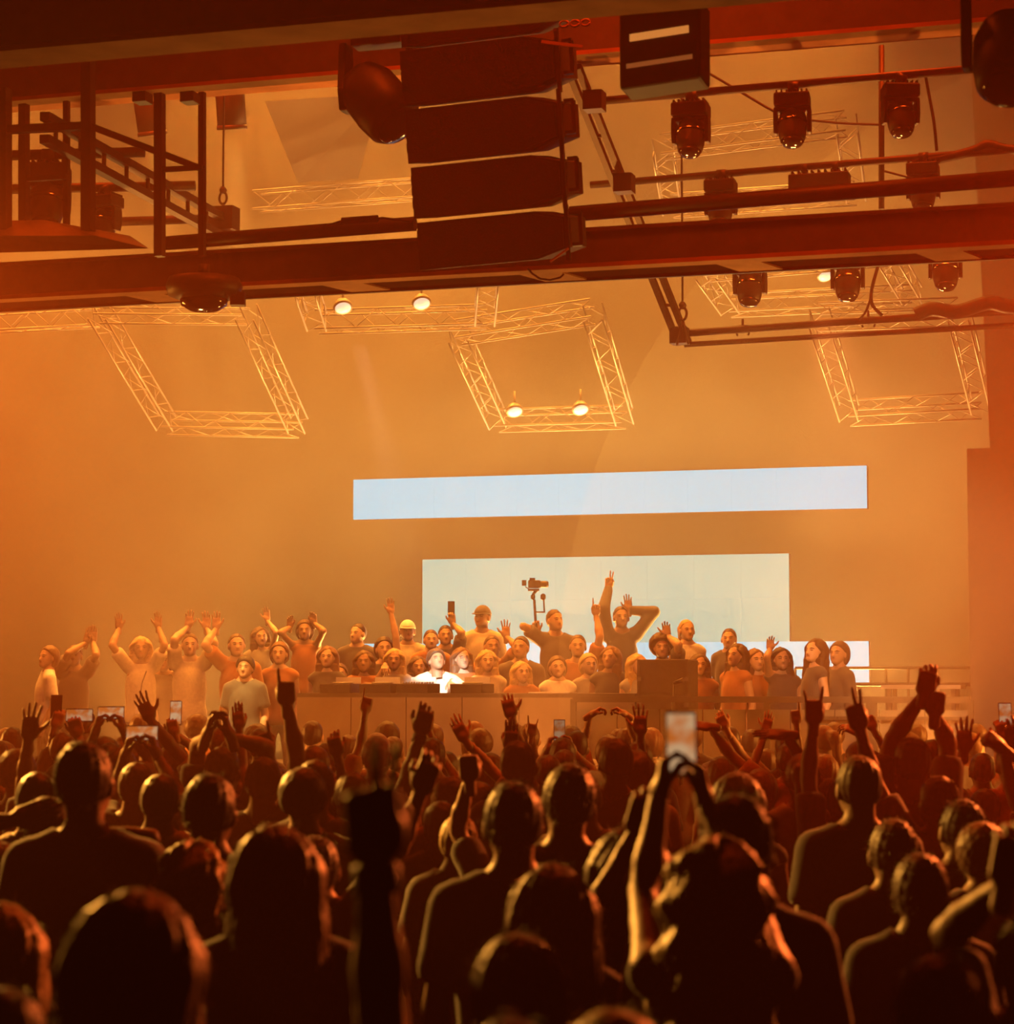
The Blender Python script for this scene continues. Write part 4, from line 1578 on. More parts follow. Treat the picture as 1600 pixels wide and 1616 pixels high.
    hand_w = [(Rw @ hd, Rw @ palm) for _, hd, palm, *_ in hands]
    PEOPLE.append((root, wrist_w, hand_w))
    return root


_cap_cache = {}


def cap_data(kind):
    """kind: (colour, brim direction) -> crown and brim meshes in head space"""
    if kind in _cap_cache:
        return _cap_cache[kind]
    color, direction = kind
    G, org = grid((-0.12, -0.15, 0.08), (0.12, 0.13, 0.25), 0.01)
    D = s_ell(G, (0, -0.014, 0.112), (0.093, 0.113, 0.112))
    D = np.maximum(D, 0.118 - G[2] + 0 * G[0] + 0 * G[1])
    V, Q = surface_nets(D, org, 0.01)
    crown = np_mesh('cap_crown', V, [Q], [CLOTH[color]])
    mb = MB()
    sg = 1 if direction == 'front' else -1
    top, bot = [], []
    n = 14
    for i in range(n + 1):
        a = math.pi * i / n
        x, y = 0.085 * math.cos(a), 0.075 + 0.085 * math.sin(a)
        top.append((x, sg * y - 0.014, 0.128 - 0.02 * math.sin(a)))
        bot.append((x, sg * y - 0.014, 0.121 - 0.02 * math.sin(a)))
    vs_ = top + bot
    m = n + 1
    fs = [tuple(range(m)), tuple(range(2 * m - 1, m - 1, -1))] + [(i, m + i, m + (i + 1) % m, (i + 1) % m) for i in range(m)]
    mb.add(vs_, fs)
    brim = mb.mesh('cap_brim', CLOTH[color])
    _cap_cache[kind] = [('cap', crown), ('cap_brim', brim)]
    return _cap_cache[kind]

# ------------------------------------------------------------------ the crowd on the floor
HW = {'short': 0.178, 'crop': 0.168, 'quiff': 0.178, 'long': 0.232, 'longer': 0.235, 'wavy': 0.24, 'side': 0.23, 'bob': 0.215,
      'ponytail': 0.178, 'bun': 0.178, 'afro': 0.27, 'curly': 0.205, 'bald': 0.165}
rng = random.Random(11)
# column, top of the head, width of the head in pixels, hair, hair colour, shirt, extras
HEADS = [
    (140, 1166, 90, 'short', 'brown', 'charcoal', {}),
    (181, 1146, 60, 'short', 'black', 'black', {}),
    (333, 1218, 86, 'short', 'black', 'black', {}),
    (78, 1254, 78, 'short', 'brown', 'black', {'hands_on_head': 1}),
    (187, 1320, 84, 'curly', 'brown', 'charcoal', {}),
    (8, 1328, 96, 'bob', 'chestnut', 'black', {}),
    (312, 1326, 124, 'wavy', 'blonde', 'black', {}),
    (436, 1298, 150, 'long', 'chestnut', 'black', {}),
    (205, 1400, 214, 'longer', 'chestnut', 'black', {}),
    (428, 1214, 84, 'short', 'black', 'black', {}),
    (497, 1197, 64, 'short', 'brown', 'charcoal', {}),
    (500, 1174, 50, 'short', 'brown', 'grey', {}),
    (466, 1270, 96, 'bob', 'chestnut', 'charcoal', {}),
    (548, 1298, 80, 'short', 'blonde', 'black', {}),
    (214, 1228, 62, 'short', 'brown', 'grey', {'cap': ('charcoal', 'back')}),
    (260, 1222, 62, 'ponytail', 'brown', 'black', {}),
    (75, 1138, 58, 'short', 'black', 'black', {}),
    (10, 1170, 50, 'bob', 'chestnut', 'grey', {}),
    (137, 1118, 38, 'short', 'black', 'navy', {}),
    (226, 1126, 34, 'short', 'brown', 'grey', {}),
    (315, 1128, 34, 'curly', 'brown', 'rust', {}),
    (308, 1158, 44, 'short', 'brown', 'charcoal', {}),
    (398, 1163, 42, 'bob', 'brown', 'rust', {}),
    (405, 1192, 48, 'short', 'black', 'black', {}),
    (10, 1236, 64, 'short', 'black', 'black', {}),
    (597, 1157, 46, 'bob', 'chestnut', 'rust', {}),
    (624, 1160, 36, 'short', 'brown', 'grey', {}),
    (684, 1162, 44, 'short', 'black', 'charcoal', {}),
    (706, 1184, 42, 'ponytail', 'brown', 'grey', {}),
    (706, 1223, 58, 'short', 'brown', 'rust', {'head': (0.9, 0, 0)}),
    (699, 1260, 62, 'short', 'black', 'black', {}),
    (724, 1282, 66, 'short', 'blonde', 'charcoal', {}),
    (810, 1231, 96, 'short', 'black', 'black', {'wide': 1}),
    (822, 1166, 58, 'short', 'black', 'black', {}),
    (894, 1202, 86, 'short', 'brown', 'charcoal', {}),
    (872, 1358, 148, 'long', 'chestnut', 'black', {}),
    (823, 1474, 132, 'bob', 'chestnut', 'black', {}),
    (548, 1158, 36, 'short', 'brown', 'grey', {}),
    (773, 1186, 40, 'short', 'brown', 'navy', {}),
    (898, 1168, 52, 'bob', 'brown', 'rust', {}),
    (940, 1156, 40, 'short', 'brown', 'charcoal', {}),
    (970, 1163, 56, 'short', 'black', 'charcoal', {}),
    (978, 1148, 36, 'short', 'brown', 'grey', {}),
    (1027, 1148, 36, 'bob', 'chestnut', 'cream', {}),
    (1014, 1198, 40, 'short', 'brown', 'grey', {}),
    (1172, 1161, 40, 'bob', 'blonde', 'rust', {}),
    (1198, 1213, 58, 'bob', 'chestnut', 'grey', {}),
    (1153, 1249, 118, 'short', 'black', 'black', {'wide': 1}),
    (1238, 1152, 32, 'short', 'brown', 'grey', {}),
    (1256, 1168, 38, 'short', 'brown', 'grey', {'cap': ('charcoal', 'back')}),
    (1210, 1180, 38, 'short', 'brown', 'grey', {}),
    (1353, 1190, 76, 'short', 'brown', 'charcoal', {}),
    (1466, 1182, 52, 'bob', 'blonde', 'cream', {}),
    (1482, 1215, 78, 'long', 'chestnut', 'charcoal', {}),
    (1512, 1258, 76, 'short', 'black', 'black', {}),
    (1405, 1290, 80, 'short', 'brown', 'black', {}),
    (1452, 1342, 96, 'short', 'brown', 'black', {}),
    (1550, 1298, 88, 'curly', 'chestnut', 'charcoal', {}),
    (1548, 1186, 44, 'short', 'black', 'grey', {}),
    (1406, 1198, 36, 'ponytail', 'brown', 'grey', {}),
    (1472, 1502, 134, 'short', 'brown', 'black', {}),
    (14, 1556, 130, 'short', 'black', 'black', {}),
    (4, 1420, 90, 'long', 'blonde', 'charcoal', {}),
    (962, 1594, 190, 'bob', 'blonde', 'rust', {}),
    (640, 1440, 0, 'crop', 'black', 'black', {'skip': 1}),
    (1330, 1420, 120, 'short', 'black', 'black', {'y_is_low': 1}),
]
# raised arms: fingertip, a lower point on the arm, distance, side (0 left, 1 right), pose, extras
ARMS = [
    ((450, 1054), (458, 1190), 10.6, 1, 'point', 'short', 'black', 'black', {}),
    ((52, 1104), (34, 1215), 10.8, 0, 'open', 'short', 'brown', 'charcoal', {'claw': 1}),
    ((214, 1090), (282, 1180), 13.6, 0, 'open', 'short', 'brown', 'grey', {}),
    ((372, 1100), (386, 1190), 13.5, 0, 'flat', 'bob', 'brown', 'grey', {}),
    ((409, 1130), (432, 1195), 11.2, 0, 'point', 'bob', 'brown', 'black', {}),
    ((522, 1148), (545, 1215), 11.5, 0, 'relaxed', 'ponytail', 'blonde', 'charcoal', {}),
    ((583, 1086), (563, 1165), 16.0, 1, 'point', 'short', 'brown', 'rust', {}),
    ((680, 1098), (634, 1222), 10.6, 1, 'relaxed', 'short', 'black', 'charcoal', {'band': 1}),
    ((712, 1128), (764, 1186), 13.6, 0, 'wave', 'short', 'brown', 'grey', {}),
    ((578, 1166), (606, 1420), 3.3, 0, 'two', 'crop', 'black', 'black', {'band': 1}),
    ((797, 1093), (822, 1160), 14.0, 0, 'claw', 'short', 'brown', 'grey', {}),
    ((808, 1132), (806, 1180), 12.2, 1, 'flat', 'short', 'black', 'charcoal', {}),
    ((842, 1124), (836, 1165), 16.5, 1, 'horns', 'bob', 'brown', 'rust', {}),
    ((1011, 1110), (1010, 1192), 13.2, 1, 'open', 'short', 'brown', 'charcoal', {}),
    ((1082, 1140), (1142, 1185), 14.5, 0, 'relaxed', 'short', 'brown', 'rust', {'dir': (-0.95, 0, 0.1)}),
    ((1128, 1118), (1172, 1175), 16.0, 0, 'relaxed', 'short', 'brown', 'grey', {}),
    ((1220, 1112), (1203, 1155), 15.4, 1, 'wave', 'bob', 'brown', 'rust', {}),
    ((1182, 1148), (1240, 1196), 12.0, 0, 'flat', 'short', 'black', 'charcoal', {'dir': (-1, 0, 0.05)}),
    ((1253, 1103), (1262, 1165), 15.8, 0, 'point', 'bob', 'chestnut', 'cream', {}),
    ((1284, 1080), (1283, 1192), 10.3, 0, 'horns', 'short', 'brown', 'charcoal', {}),
    ((1340, 1088), (1392, 1222), 9.8, 0, 'two', 'short', 'brown', 'black', {}),
    ((1324, 1143), (1346, 1180), 15.5, 0, 'relaxed', 'short', 'brown', 'grey', {'dir': (-0.7, 0, 0.3)}),
    ((1366, 1126), (1398, 1170), 15.0, 0, 'fist', 'bob', 'brown', 'rust', {}),
    ((1522, 1130), (1518, 1226), 11.4, 0, 'open', 'short', 'black', 'charcoal', {}),
    ((1552, 1152), (1592, 1235), 10.0, 0, 'fist', 'short', 'brown', 'black', {'dir': (-0.7, 0, 0.6)}),
    ((1594, 1122), (1612, 1200), 10.2, 0, 'claw', 'short', 'brown', 'black', {}),
    ((690, 1178), (632, 1290), 7.6, 1, 'relaxed', 'short', 'black', 'black', {}),
    ((738, 1190), (745, 1262), 9.0, 0, 'fist', 'short', 'brown', 'black', {}),
    ((128, 1112), (118, 1160), 16.0, 1, 'relaxed', 'bob', 'brown', 'rust', {}),
    ((664, 1120), (690, 1165), 15.0, 0, 'relaxed', 'bob', 'chestnut', 'grey', {}),
]


def aim(x, y):
    return math.atan2(-(0.8 - x), 24.0 - y)


SPEC = []         # dicts for every person on the floor


def lod_for(d):
    return 1.1 if d < 6.5 else 1.22 if d < 9 else 1.38 if d < 13 else 1.62


def add_head(px, ytop, w, hair, color, shirt, opt):
    if opt.get('skip'):
        return
    d = F * HW[hair] / w
    h = P(px, ytop, d).z - 0.013
    if h < 1.5:
        d = (CAMZ - 1.52) * F / (ytop - HOR)
    if h > 1.92:
        d = (CAMZ - 1.90) * F / (ytop - HOR)
    d = min(d, 19.2)
    SPEC.append(dict(px=px, y=ytop, d=d, hair=hair, color=color, shirt=shirt, opt=opt, arms=[None, None], tips=None))


for hd in HEADS:
    if not hd[6].get('y_is_low'):
        add_head(*hd)


def add_arm(tip, low, d, side, pose, hair, color, shirt, opt):
    t = P(tip[0], tip[1], d)
    b = P(low[0], low[1], d)
    v = (b - t).normalized()
    hl = {'fist': 0.10, 'relaxed': 0.14, 'point': 0.165, 'claw': 0.15}.get(pose, 0.17)
    for it in range(4):
        h = 1.72 if it == 0 else h
        L = (0.322 * h + hl) * 0.95
        s = t + v * L
        h = min(1.92, max(1.52, (s.z - 0.045) / 0.822))
    sw = 0.15 * h / 1.75
    ctr = Vector((s.x + (sw if side == 0 else -sw), s.y + 0.03, 0))
    dirv = opt.get('dir')
    arm = dict(to=tuple(t), pose=pose, hl=hl, palm=(0.0, 1.0, 0.15) if not dirv else (0.2, 0.5, -0.8))
    arm['dir'] = dirv if dirv else tuple(-v * 0.8 + Vector((0, 0, 0.35)))
    arms = [None, None]
    arms[side] = arm
    SPEC.append(dict(x=ctr.x, yw=ctr.y, h=h, d=ctr.y, hair=hair, color=color, shirt=shirt, opt=opt, arms=arms, pose=pose, side=side))


for a in ARMS:
    add_arm(*a)


def add_both(tipL, tipR, d, h, cx, hair, color, shirt, pose, opt, dirs=((0.3, 0, 1), (-0.3, 0, 1)), palm=(0, 1, 0.1), hl=0.15, poles=None):
    """A person with both hands up; cx is the pixel column of the body."""
    arms = []
    for i, tp in enumerate((tipL, tipR)):
        if tp is None:
            arms.append(None)
            continue
        a = dict(to=tuple(P(tp[0], tp[1], d + (tp[2] if len(tp) > 2 else 0))), pose=pose if isinstance(pose, str) else pose[i], hl=hl, dir=dirs[i], palm=palm if not isinstance(palm[0], tuple) else palm[i])
        if poles:
            a['pole'] = poles[i]
        arms.append(a)
    c = P(cx, HOR, d)
    SPEC.append(dict(x=c.x, yw=d + opt.get('back', 0.0), h=h, d=d, hair=hair, color=color, shirt=shirt, opt=opt, arms=arms, pose=opt.get('say', 'both'), side=2))


# hands clasped overhead on the left
add_both((338, 1122), (352, 1122), 10.8, 1.74, 345, 'short', 'black', 'charcoal', 'relaxed', {'say': 'clasp'}, palm=((1, 0, 0), (-1, 0, 0)), hl=0.13)
# heart made of two hands
add_both((956, 1112), (964, 1112), 16.5, 1.66, 962, 'bob', 'brown', 'rust', 'grip', {'say': 'heart'}, dirs=((0.75, 0, 0.5), (-0.75, 0, 0.5)), palm=((0.5, 0, -0.8), (-0.5, 0, -0.8)), hl=0.13)
# two hands high above the head, right
add_both((1470, 1041), (1480, 1072), 10.5, 1.80, 1440, 'short', 'black', 'charcoal', ('relaxed', 'fist'), {'say': 'high'}, dirs=((0.25, 0, 1), (0.1, 0, 1)), hl=0.16)
# phone filmers
add_both((1052, 1172), (1092, 1168), 5.5, 1.70, 1098, 'wavy', 'blonde', 'black', 'grip', {'say': 'phone', 'phone': (1068, 1168, 'portrait', 1.0), 'back': -0.34},
         dirs=((0.15, 0.1, 1), (-0.15, 0.1, 1)), palm=((1, 0, 0), (-1, 0, 0)), hl=0.13)
add_both((160, 1125), (188, 1125), 13.2, 1.70, 176, 'short', 'black', 'charcoal', 'grip', {'say': 'phone', 'phone': (174, 1119, 'landscape', 1.0), 'back': -0.2},
         palm=((1, 0, 0), (-1, 0, 0)), hl=0.12)
add_both((208, 1158), (238, 1156), 11.0, 1.68, 236, 'short', 'brown', 'charcoal', 'grip', {'say': 'phone', 'phone': (222, 1150, 'landscape', 1.0), 'back': -0.2},
         palm=((1, 0, 0), (-1, 0, 0)), hl=0.12)
add_both(None, (268, 1130), 14.5, 1.66, 276, 'bob', 'brown', 'grey', 'grip', {'say': 'phone', 'phone': (266, 1119, 'portrait', 1.0)}, hl=0.12)
add_both((96, 1120), None, 15.0, 1.72, 104, 'short', 'brown', 'navy', 'grip', {'say': 'phone', 'phone': (97, 1110, 'portrait', 0.0)}, hl=0.12)
add_both((870, 1160), (896, 1158), 14.9, 1.70, 884, 'short', 'brown', 'grey', 'grip', {'say': 'phone', 'phone': (882, 1150, 'portrait', 0.5), 'back': -0.2}, palm=((1, 0, 0), (-1, 0, 0)), hl=0.12)
add_both(None, (1578, 1136), 13.0, 1.70, 1592, 'short', 'brown', 'rust', 'grip', {'say': 'phone', 'phone': (1576, 1120, 'portrait', 0.7)}, hl=0.12)
add_both(None, (116, 1134), 13.0, 1.60, 112, 'short', 'brown', 'grey', 'grip', {'say': 'phone', 'phone': (120, 1136, 'landscape', 0.8)}, hl=0.10)
# bare arm reaching up beside the phone filmer, and the lit sleeve at the right edge
add_both((1030, 1225), None, 5.9, 1.66, 1008, 'long', 'brown', 'black', 'relaxed', {'say': 'up', 'low_head': 1, 'back': 0.25}, dirs=((0.3, 0, 1), (0, 0, 1)), hl=0.15, poles=((-0.4, -1, -0.6), (1, 0, 0)))
add_both((1606, 1285), None, 4.9, 1.56, 1625, 'short', 'brown', 'black', 'relaxed', {'say': 'up'}, dirs=((0.2, 0, 1), (0, 0, 1)), hl=0.15)

# settle positions: turn head specs into floor positions, drop doubles, push neighbours apart along their sight lines
for s in SPEC:
    if 'x' not in s:
        t = P(s['px'], s['y'], s['d'])
        s['x'], s['yw'], s['h'] = t.x, s['d'], t.z - 0.013
keep = []
armed = [s for s in SPEC if any(s['arms'])]
for s in SPEC:
    if not any(s['arms']):
        px = CX + F * s['x'] / s['yw']
        dup = False
        for a in armed:
            apx = CX + F * a['x'] / a['yw']
            if abs(a['yw'] - s['yw']) < 1.0 and abs(apx - px) < 0.16 * F / s['yw']:
                dup = True
        if dup and s['d'] > 7.0:
            continue
    keep.append(s)
SPEC = keep


def head_px(s):
    return CX + F * s['x'] / s['yw']


# people between the ones that stand out, where the photograph shows only tops of heads
fill = random.Random(5)
for row, (d0, n, y0) in enumerate(((18.6, 24, 1142), (17.2, 22, 1146), (15.6, 20, 1152), (13.6, 15, 1164), (11.6, 12, 1184), (9.6, 8, 1216))):
    for k in range(n):
        px = (k + 0.5 + fill.uniform(-0.3, 0.3)) * 1640 / n - 20
        d = d0 + fill.uniform(-0.4, 0.4)
        x = (px - CX) / F * d
        if any((s['x'] - x) ** 2 + (s['yw'] - d) ** 2 < 0.46 ** 2 for s in SPEC):
            continue
        h = P(px, y0 + fill.uniform(-4, 10), d).z
        h = min(1.86, max(1.54, h))
        SPEC.append(dict(x=x, yw=d, d=d, h=h, hair=fill.choice(['short', 'short', 'short', 'bob', 'ponytail', 'crop', 'long', 'curly']),
                         color=fill.choice(['black', 'black', 'brown', 'brown', 'chestnut']), shirt=fill.choice(['black', 'charcoal', 'grey', 'rust', 'navy', 'cream']),
                         opt={}, arms=[None, None]))
for it in range(140):
    moved = False
    for i, a in enumerate(SPEC):
        for b in SPEC[i + 1:]:
            dx, dy = a['x'] - b['x'], a['yw'] - b['yw']
            if abs(dx) > 0.56 or abs(dy) > 0.40:
                continue
            dist = math.hypot(dx / 0.56, dy / 0.40)
            if dist < 1.0:
                push = max(0.02, (0.40 * math.sqrt(max(0, 1 - (dx / 0.56) ** 2)) - abs(dy)) * 0.3)
                for s, sg in ((a, 1), (b, -1)):
                    sg2 = sg if dy >= 0 else -sg
                    nd = s['yw'] + sg2 * push * (0.35 if any(s['arms']) else 1.0)
                    nd = min(19.6, max(3.2, nd))
                    kx = nd / s['yw']
                    zt = CAMZ + (s['h'] - CAMZ) * kx
                    if any(s['arms']):
                        s['yw'] = nd

                    else:
                        s['x'], s['yw'], s['h'] = s['x'] * kx, nd, min(1.93, max(1.5, zt))
                moved = True
    if not moved:
        break

# ---- say which one each person is
HAIR_SAY = {'short': 'short', 'crop': 'cropped', 'quiff': 'short', 'long': 'long', 'longer': 'very long', 'wavy': 'long wavy', 'bob': 'bobbed', 'ponytail': 'tied-back',
            'bun': 'bunned', 'afro': 'round curly', 'curly': 'curly', 'side': 'long'}
COL_SAY = {'black': 'black', 'brown': 'brown', 'chestnut': 'chestnut', 'blonde': 'blond', 'red': 'red'}
POSE_SAY = {'point': 'pointing one finger up', 'open': 'raising an open hand', 'flat': 'raising a flat hand', 'relaxed': 'raising a loose hand', 'wave': 'waving one hand',
            'two': 'raising two fingers', 'horns': 'raising index and little fingers', 'fist': 'raising a fist', 'claw': 'raising a spread hand', 'clasp': 'clasping hands overhead',
            'heart': 'forming a heart with both hands', 'high': 'stretching both hands high overhead', 'phone': 'filming with a phone', 'up': 'reaching up one bare arm',
            'both': 'raising both arms', 'head': 'holding hands on head'}
ORD = ['first', 'second', 'third', 'fourth', 'fifth', 'sixth', 'seventh', 'eighth', 'ninth', 'tenth', 'eleventh', 'twelfth', 'thirteenth', 'fourteenth', 'fifteenth',
       'sixteenth', 'seventeenth', 'eighteenth', 'nineteenth', 'twentieth']


def ordinal(i):
    if i < 20:
        return ORD[i]
    tens = {2: 'twenty', 3: 'thirty', 4: 'forty', 5: 'fifty', 6: 'sixty'}
    t, u = divmod(i + 1, 10)
    return tens[t] + '-' + ORD[u - 1] if u else {2: 'twentieth', 3: 'thirtieth', 4: 'fortieth', 5: 'fiftieth', 6: 'sixtieth'}[t]


BANDS = [(6.4, 'front'), (8.4, 'second'), (10.4, 'third'), (12.4, 'fourth'), (15.0, 'fifth'), (17.0, 'sixth'), (99, 'rearmost')]
for s in SPEC:
    s['band'] = next(n for lim, n in BANDS if s['yw'] < lim)
for _, bn in BANDS:
    row = sorted((s for s in SPEC if s['band'] == bn), key=head_px)
    for i, s in enumerate(row):
        pose = s.get('pose') or ('head' if s['opt'].get('hands_on_head') else None)
        who = 'person ' + (POSE_SAY[pose] if pose else 'with %s %s hair' % (HAIR_SAY[s['hair']], COL_SAY[s['color']]))
        s['label'] = '%s, %s top, %s from left in %s crowd row' % (who, s['shirt'], ordinal(i), bn)

PHONES = []
for s in SPEC:
    fc = aim(s['x'], s['yw']) + rng.uniform(-0.18, 0.18)
    opt = s['opt']
    d = s['yw']
    fem = s['hair'] in ('long', 'longer', 'wavy', 'side', 'bob', 'ponytail', 'bun')
    arms = list(s['arms'])
    if opt.get('hands_on_head'):
        c = Vector((s['x'], s['yw'] - 0.1, s['h'] - 0.07))
        arms = [dict(to=tuple(c + Vector((0.05, 0, 0.06))), dir=(0.9, 0, 0.35), palm=(0, 1, -0.6), pose='flat', hl=0.16, pole=(-1, 0, 0.1)),
                dict(to=tuple(c + Vector((-0.02, 0, 0.0))), dir=(-0.9, 0, 0.3), palm=(0, 1, -0.6), pose='flat', hl=0.16, pole=(1, 0, 0.1))]
    near = d < 8.8
    n_before = len(PEOPLE)
    root = person((s['x'], s['yw'], 0), s['h'], fc, s['label'], hair=s['hair'], hair_color=s['color'], skin=rng.choice([0, 0, 1, 1, 2, 3]),
                  shirt=s['shirt'], sleeves=rng.choice(['short', 'short', 'long', 'none' if fem else 'short']) if not any(arms) else ('none' if fem else 'short'),
                  pants=rng.choice(['black', 'denim', 'charcoal']), arms=arms, head=opt.get('head', (rng.uniform(-0.25, 0.25), rng.uniform(-0.05, 0.12), rng.uniform(-0.08, 0.08))),
                  fem=fem, lod=lod_for(d), group='crowd on the dance floor', cap=opt.get('cap'), fz=1800 if d < 6.5 else (900 if near else 0))
    _, wr, hd = PEOPLE[n_before]
    if opt.get('band'):
        i = s['side']
        w0, (hdir, _) = Vector(wr[i]), hd[i]
        inv = root.matrix_basis.inverted()
        ax = Vector(hdir).normalized()
        bd = MB().lathe([(0.029, -0.022), (0.034, -0.018), (0.034, 0.018), (0.029, 0.022)], inv @ (w0 - ax * 0.03), inv.to_3x3() @ ax, 16).build('wristband', 'cable', root)
        bd['label'] = 'black wristband'
    if opt.get('phone'):
        PHONES.append((opt['phone'], wr, s))


# ---- phones held up in the crowd
def phone_screen(lit):
    m = bpy.data.materials.new('phone_screen')
    m.use_nodes = True
    nt = m.node_tree
    b = nt.nodes['Principled BSDF']
    b.inputs['Base Color'].default_value = (0.02, 0.02, 0.02, 1)
    b.inputs['Roughness'].default_value = 0.2
    tc = nt.nodes.new('ShaderNodeTexCoord')
    nz = nt.nodes.new('ShaderNodeTexNoise')
    nz.inputs['Scale'].default_value = 14.0
    rp = nt.nodes.new('ShaderNodeValToRGB')
    rp.color_ramp.elements[0].color = (0.9, 0.22, 0.03, 1)
    rp.color_ramp.elements[1].color = (1.0, 0.6, 0.3, 1)
    rp.color_ramp.elements[0].position = 0.42
    rp.color_ramp.elements[1].position = 0.58
    nt.links.new(tc.outputs['Object'], nz.inputs['Vector'])
    nt.links.new(nz.outputs['Fac'], rp.inputs['Fac'])
    nt.links.new(rp.outputs['Color'], b.inputs['Emission Color'])
    b.inputs['Emission Strength'].default_value = 0.5 * lit
    return m


PH_M = {}
PHONE_SAY = {1068: 'large blurred phone with a glowing orange screen held high right of middle', 174: 'small glowing phone held sideways below the white-shirted stage guest on the left',
             222: 'glowing phone held sideways low on the left side of the crowd', 266: 'small upright glowing phone right of two sideways phones',
             97: 'dark upright phone held up near the left edge', 882: 'small phone with bright dots held up below the long table', 1576: 'upright glowing phone held up at the right edge',
             120: 'pale glowing phone held low beside the dark upright phone'}


def phone(px, py, way, lit, d, label, tilt=0.0):
    root = empty('phone', P(px, py, d))
    tag(root, label, 'phone', 'phones held up')
    w, h = (0.075, 0.155) if way == 'portrait' else (0.155, 0.075)
    MB().box((0, 0.004, 0), w / 2, 0.0045, h / 2).build('case', 'cable', root, bevel=0.003)
    if lit not in PH_M:
        PH_M[lit] = phone_screen(lit)
    MB().box((0, -0.0008, 0), w / 2 - 0.004, 0.0009, h / 2 - 0.006).build('screen', PH_M[lit], root)
    MB().tube((w / 2 - 0.02, 0.0085, h / 2 - 0.02), (w / 2 - 0.02, 0.0105, h / 2 - 0.02), 0.009, 12).build('camera_lens', 'lens_glass', root)
    root.rotation_euler = (tilt, 0, 0)
    return root


for (px, py, way, lit), wr, s in PHONES:
    hs = [Vector(w) for w, a in zip(wr, s['arms']) if a]
    mid = sum(hs, Vector()) / len(hs)
    ph = phone(px, py, way, lit, mid.y + 0.02, PHONE_SAY[px], -0.15)
    ph.location = (mid.x, mid.y + 0.02, mid.z + (0.135 if way == 'portrait' else 0.115))

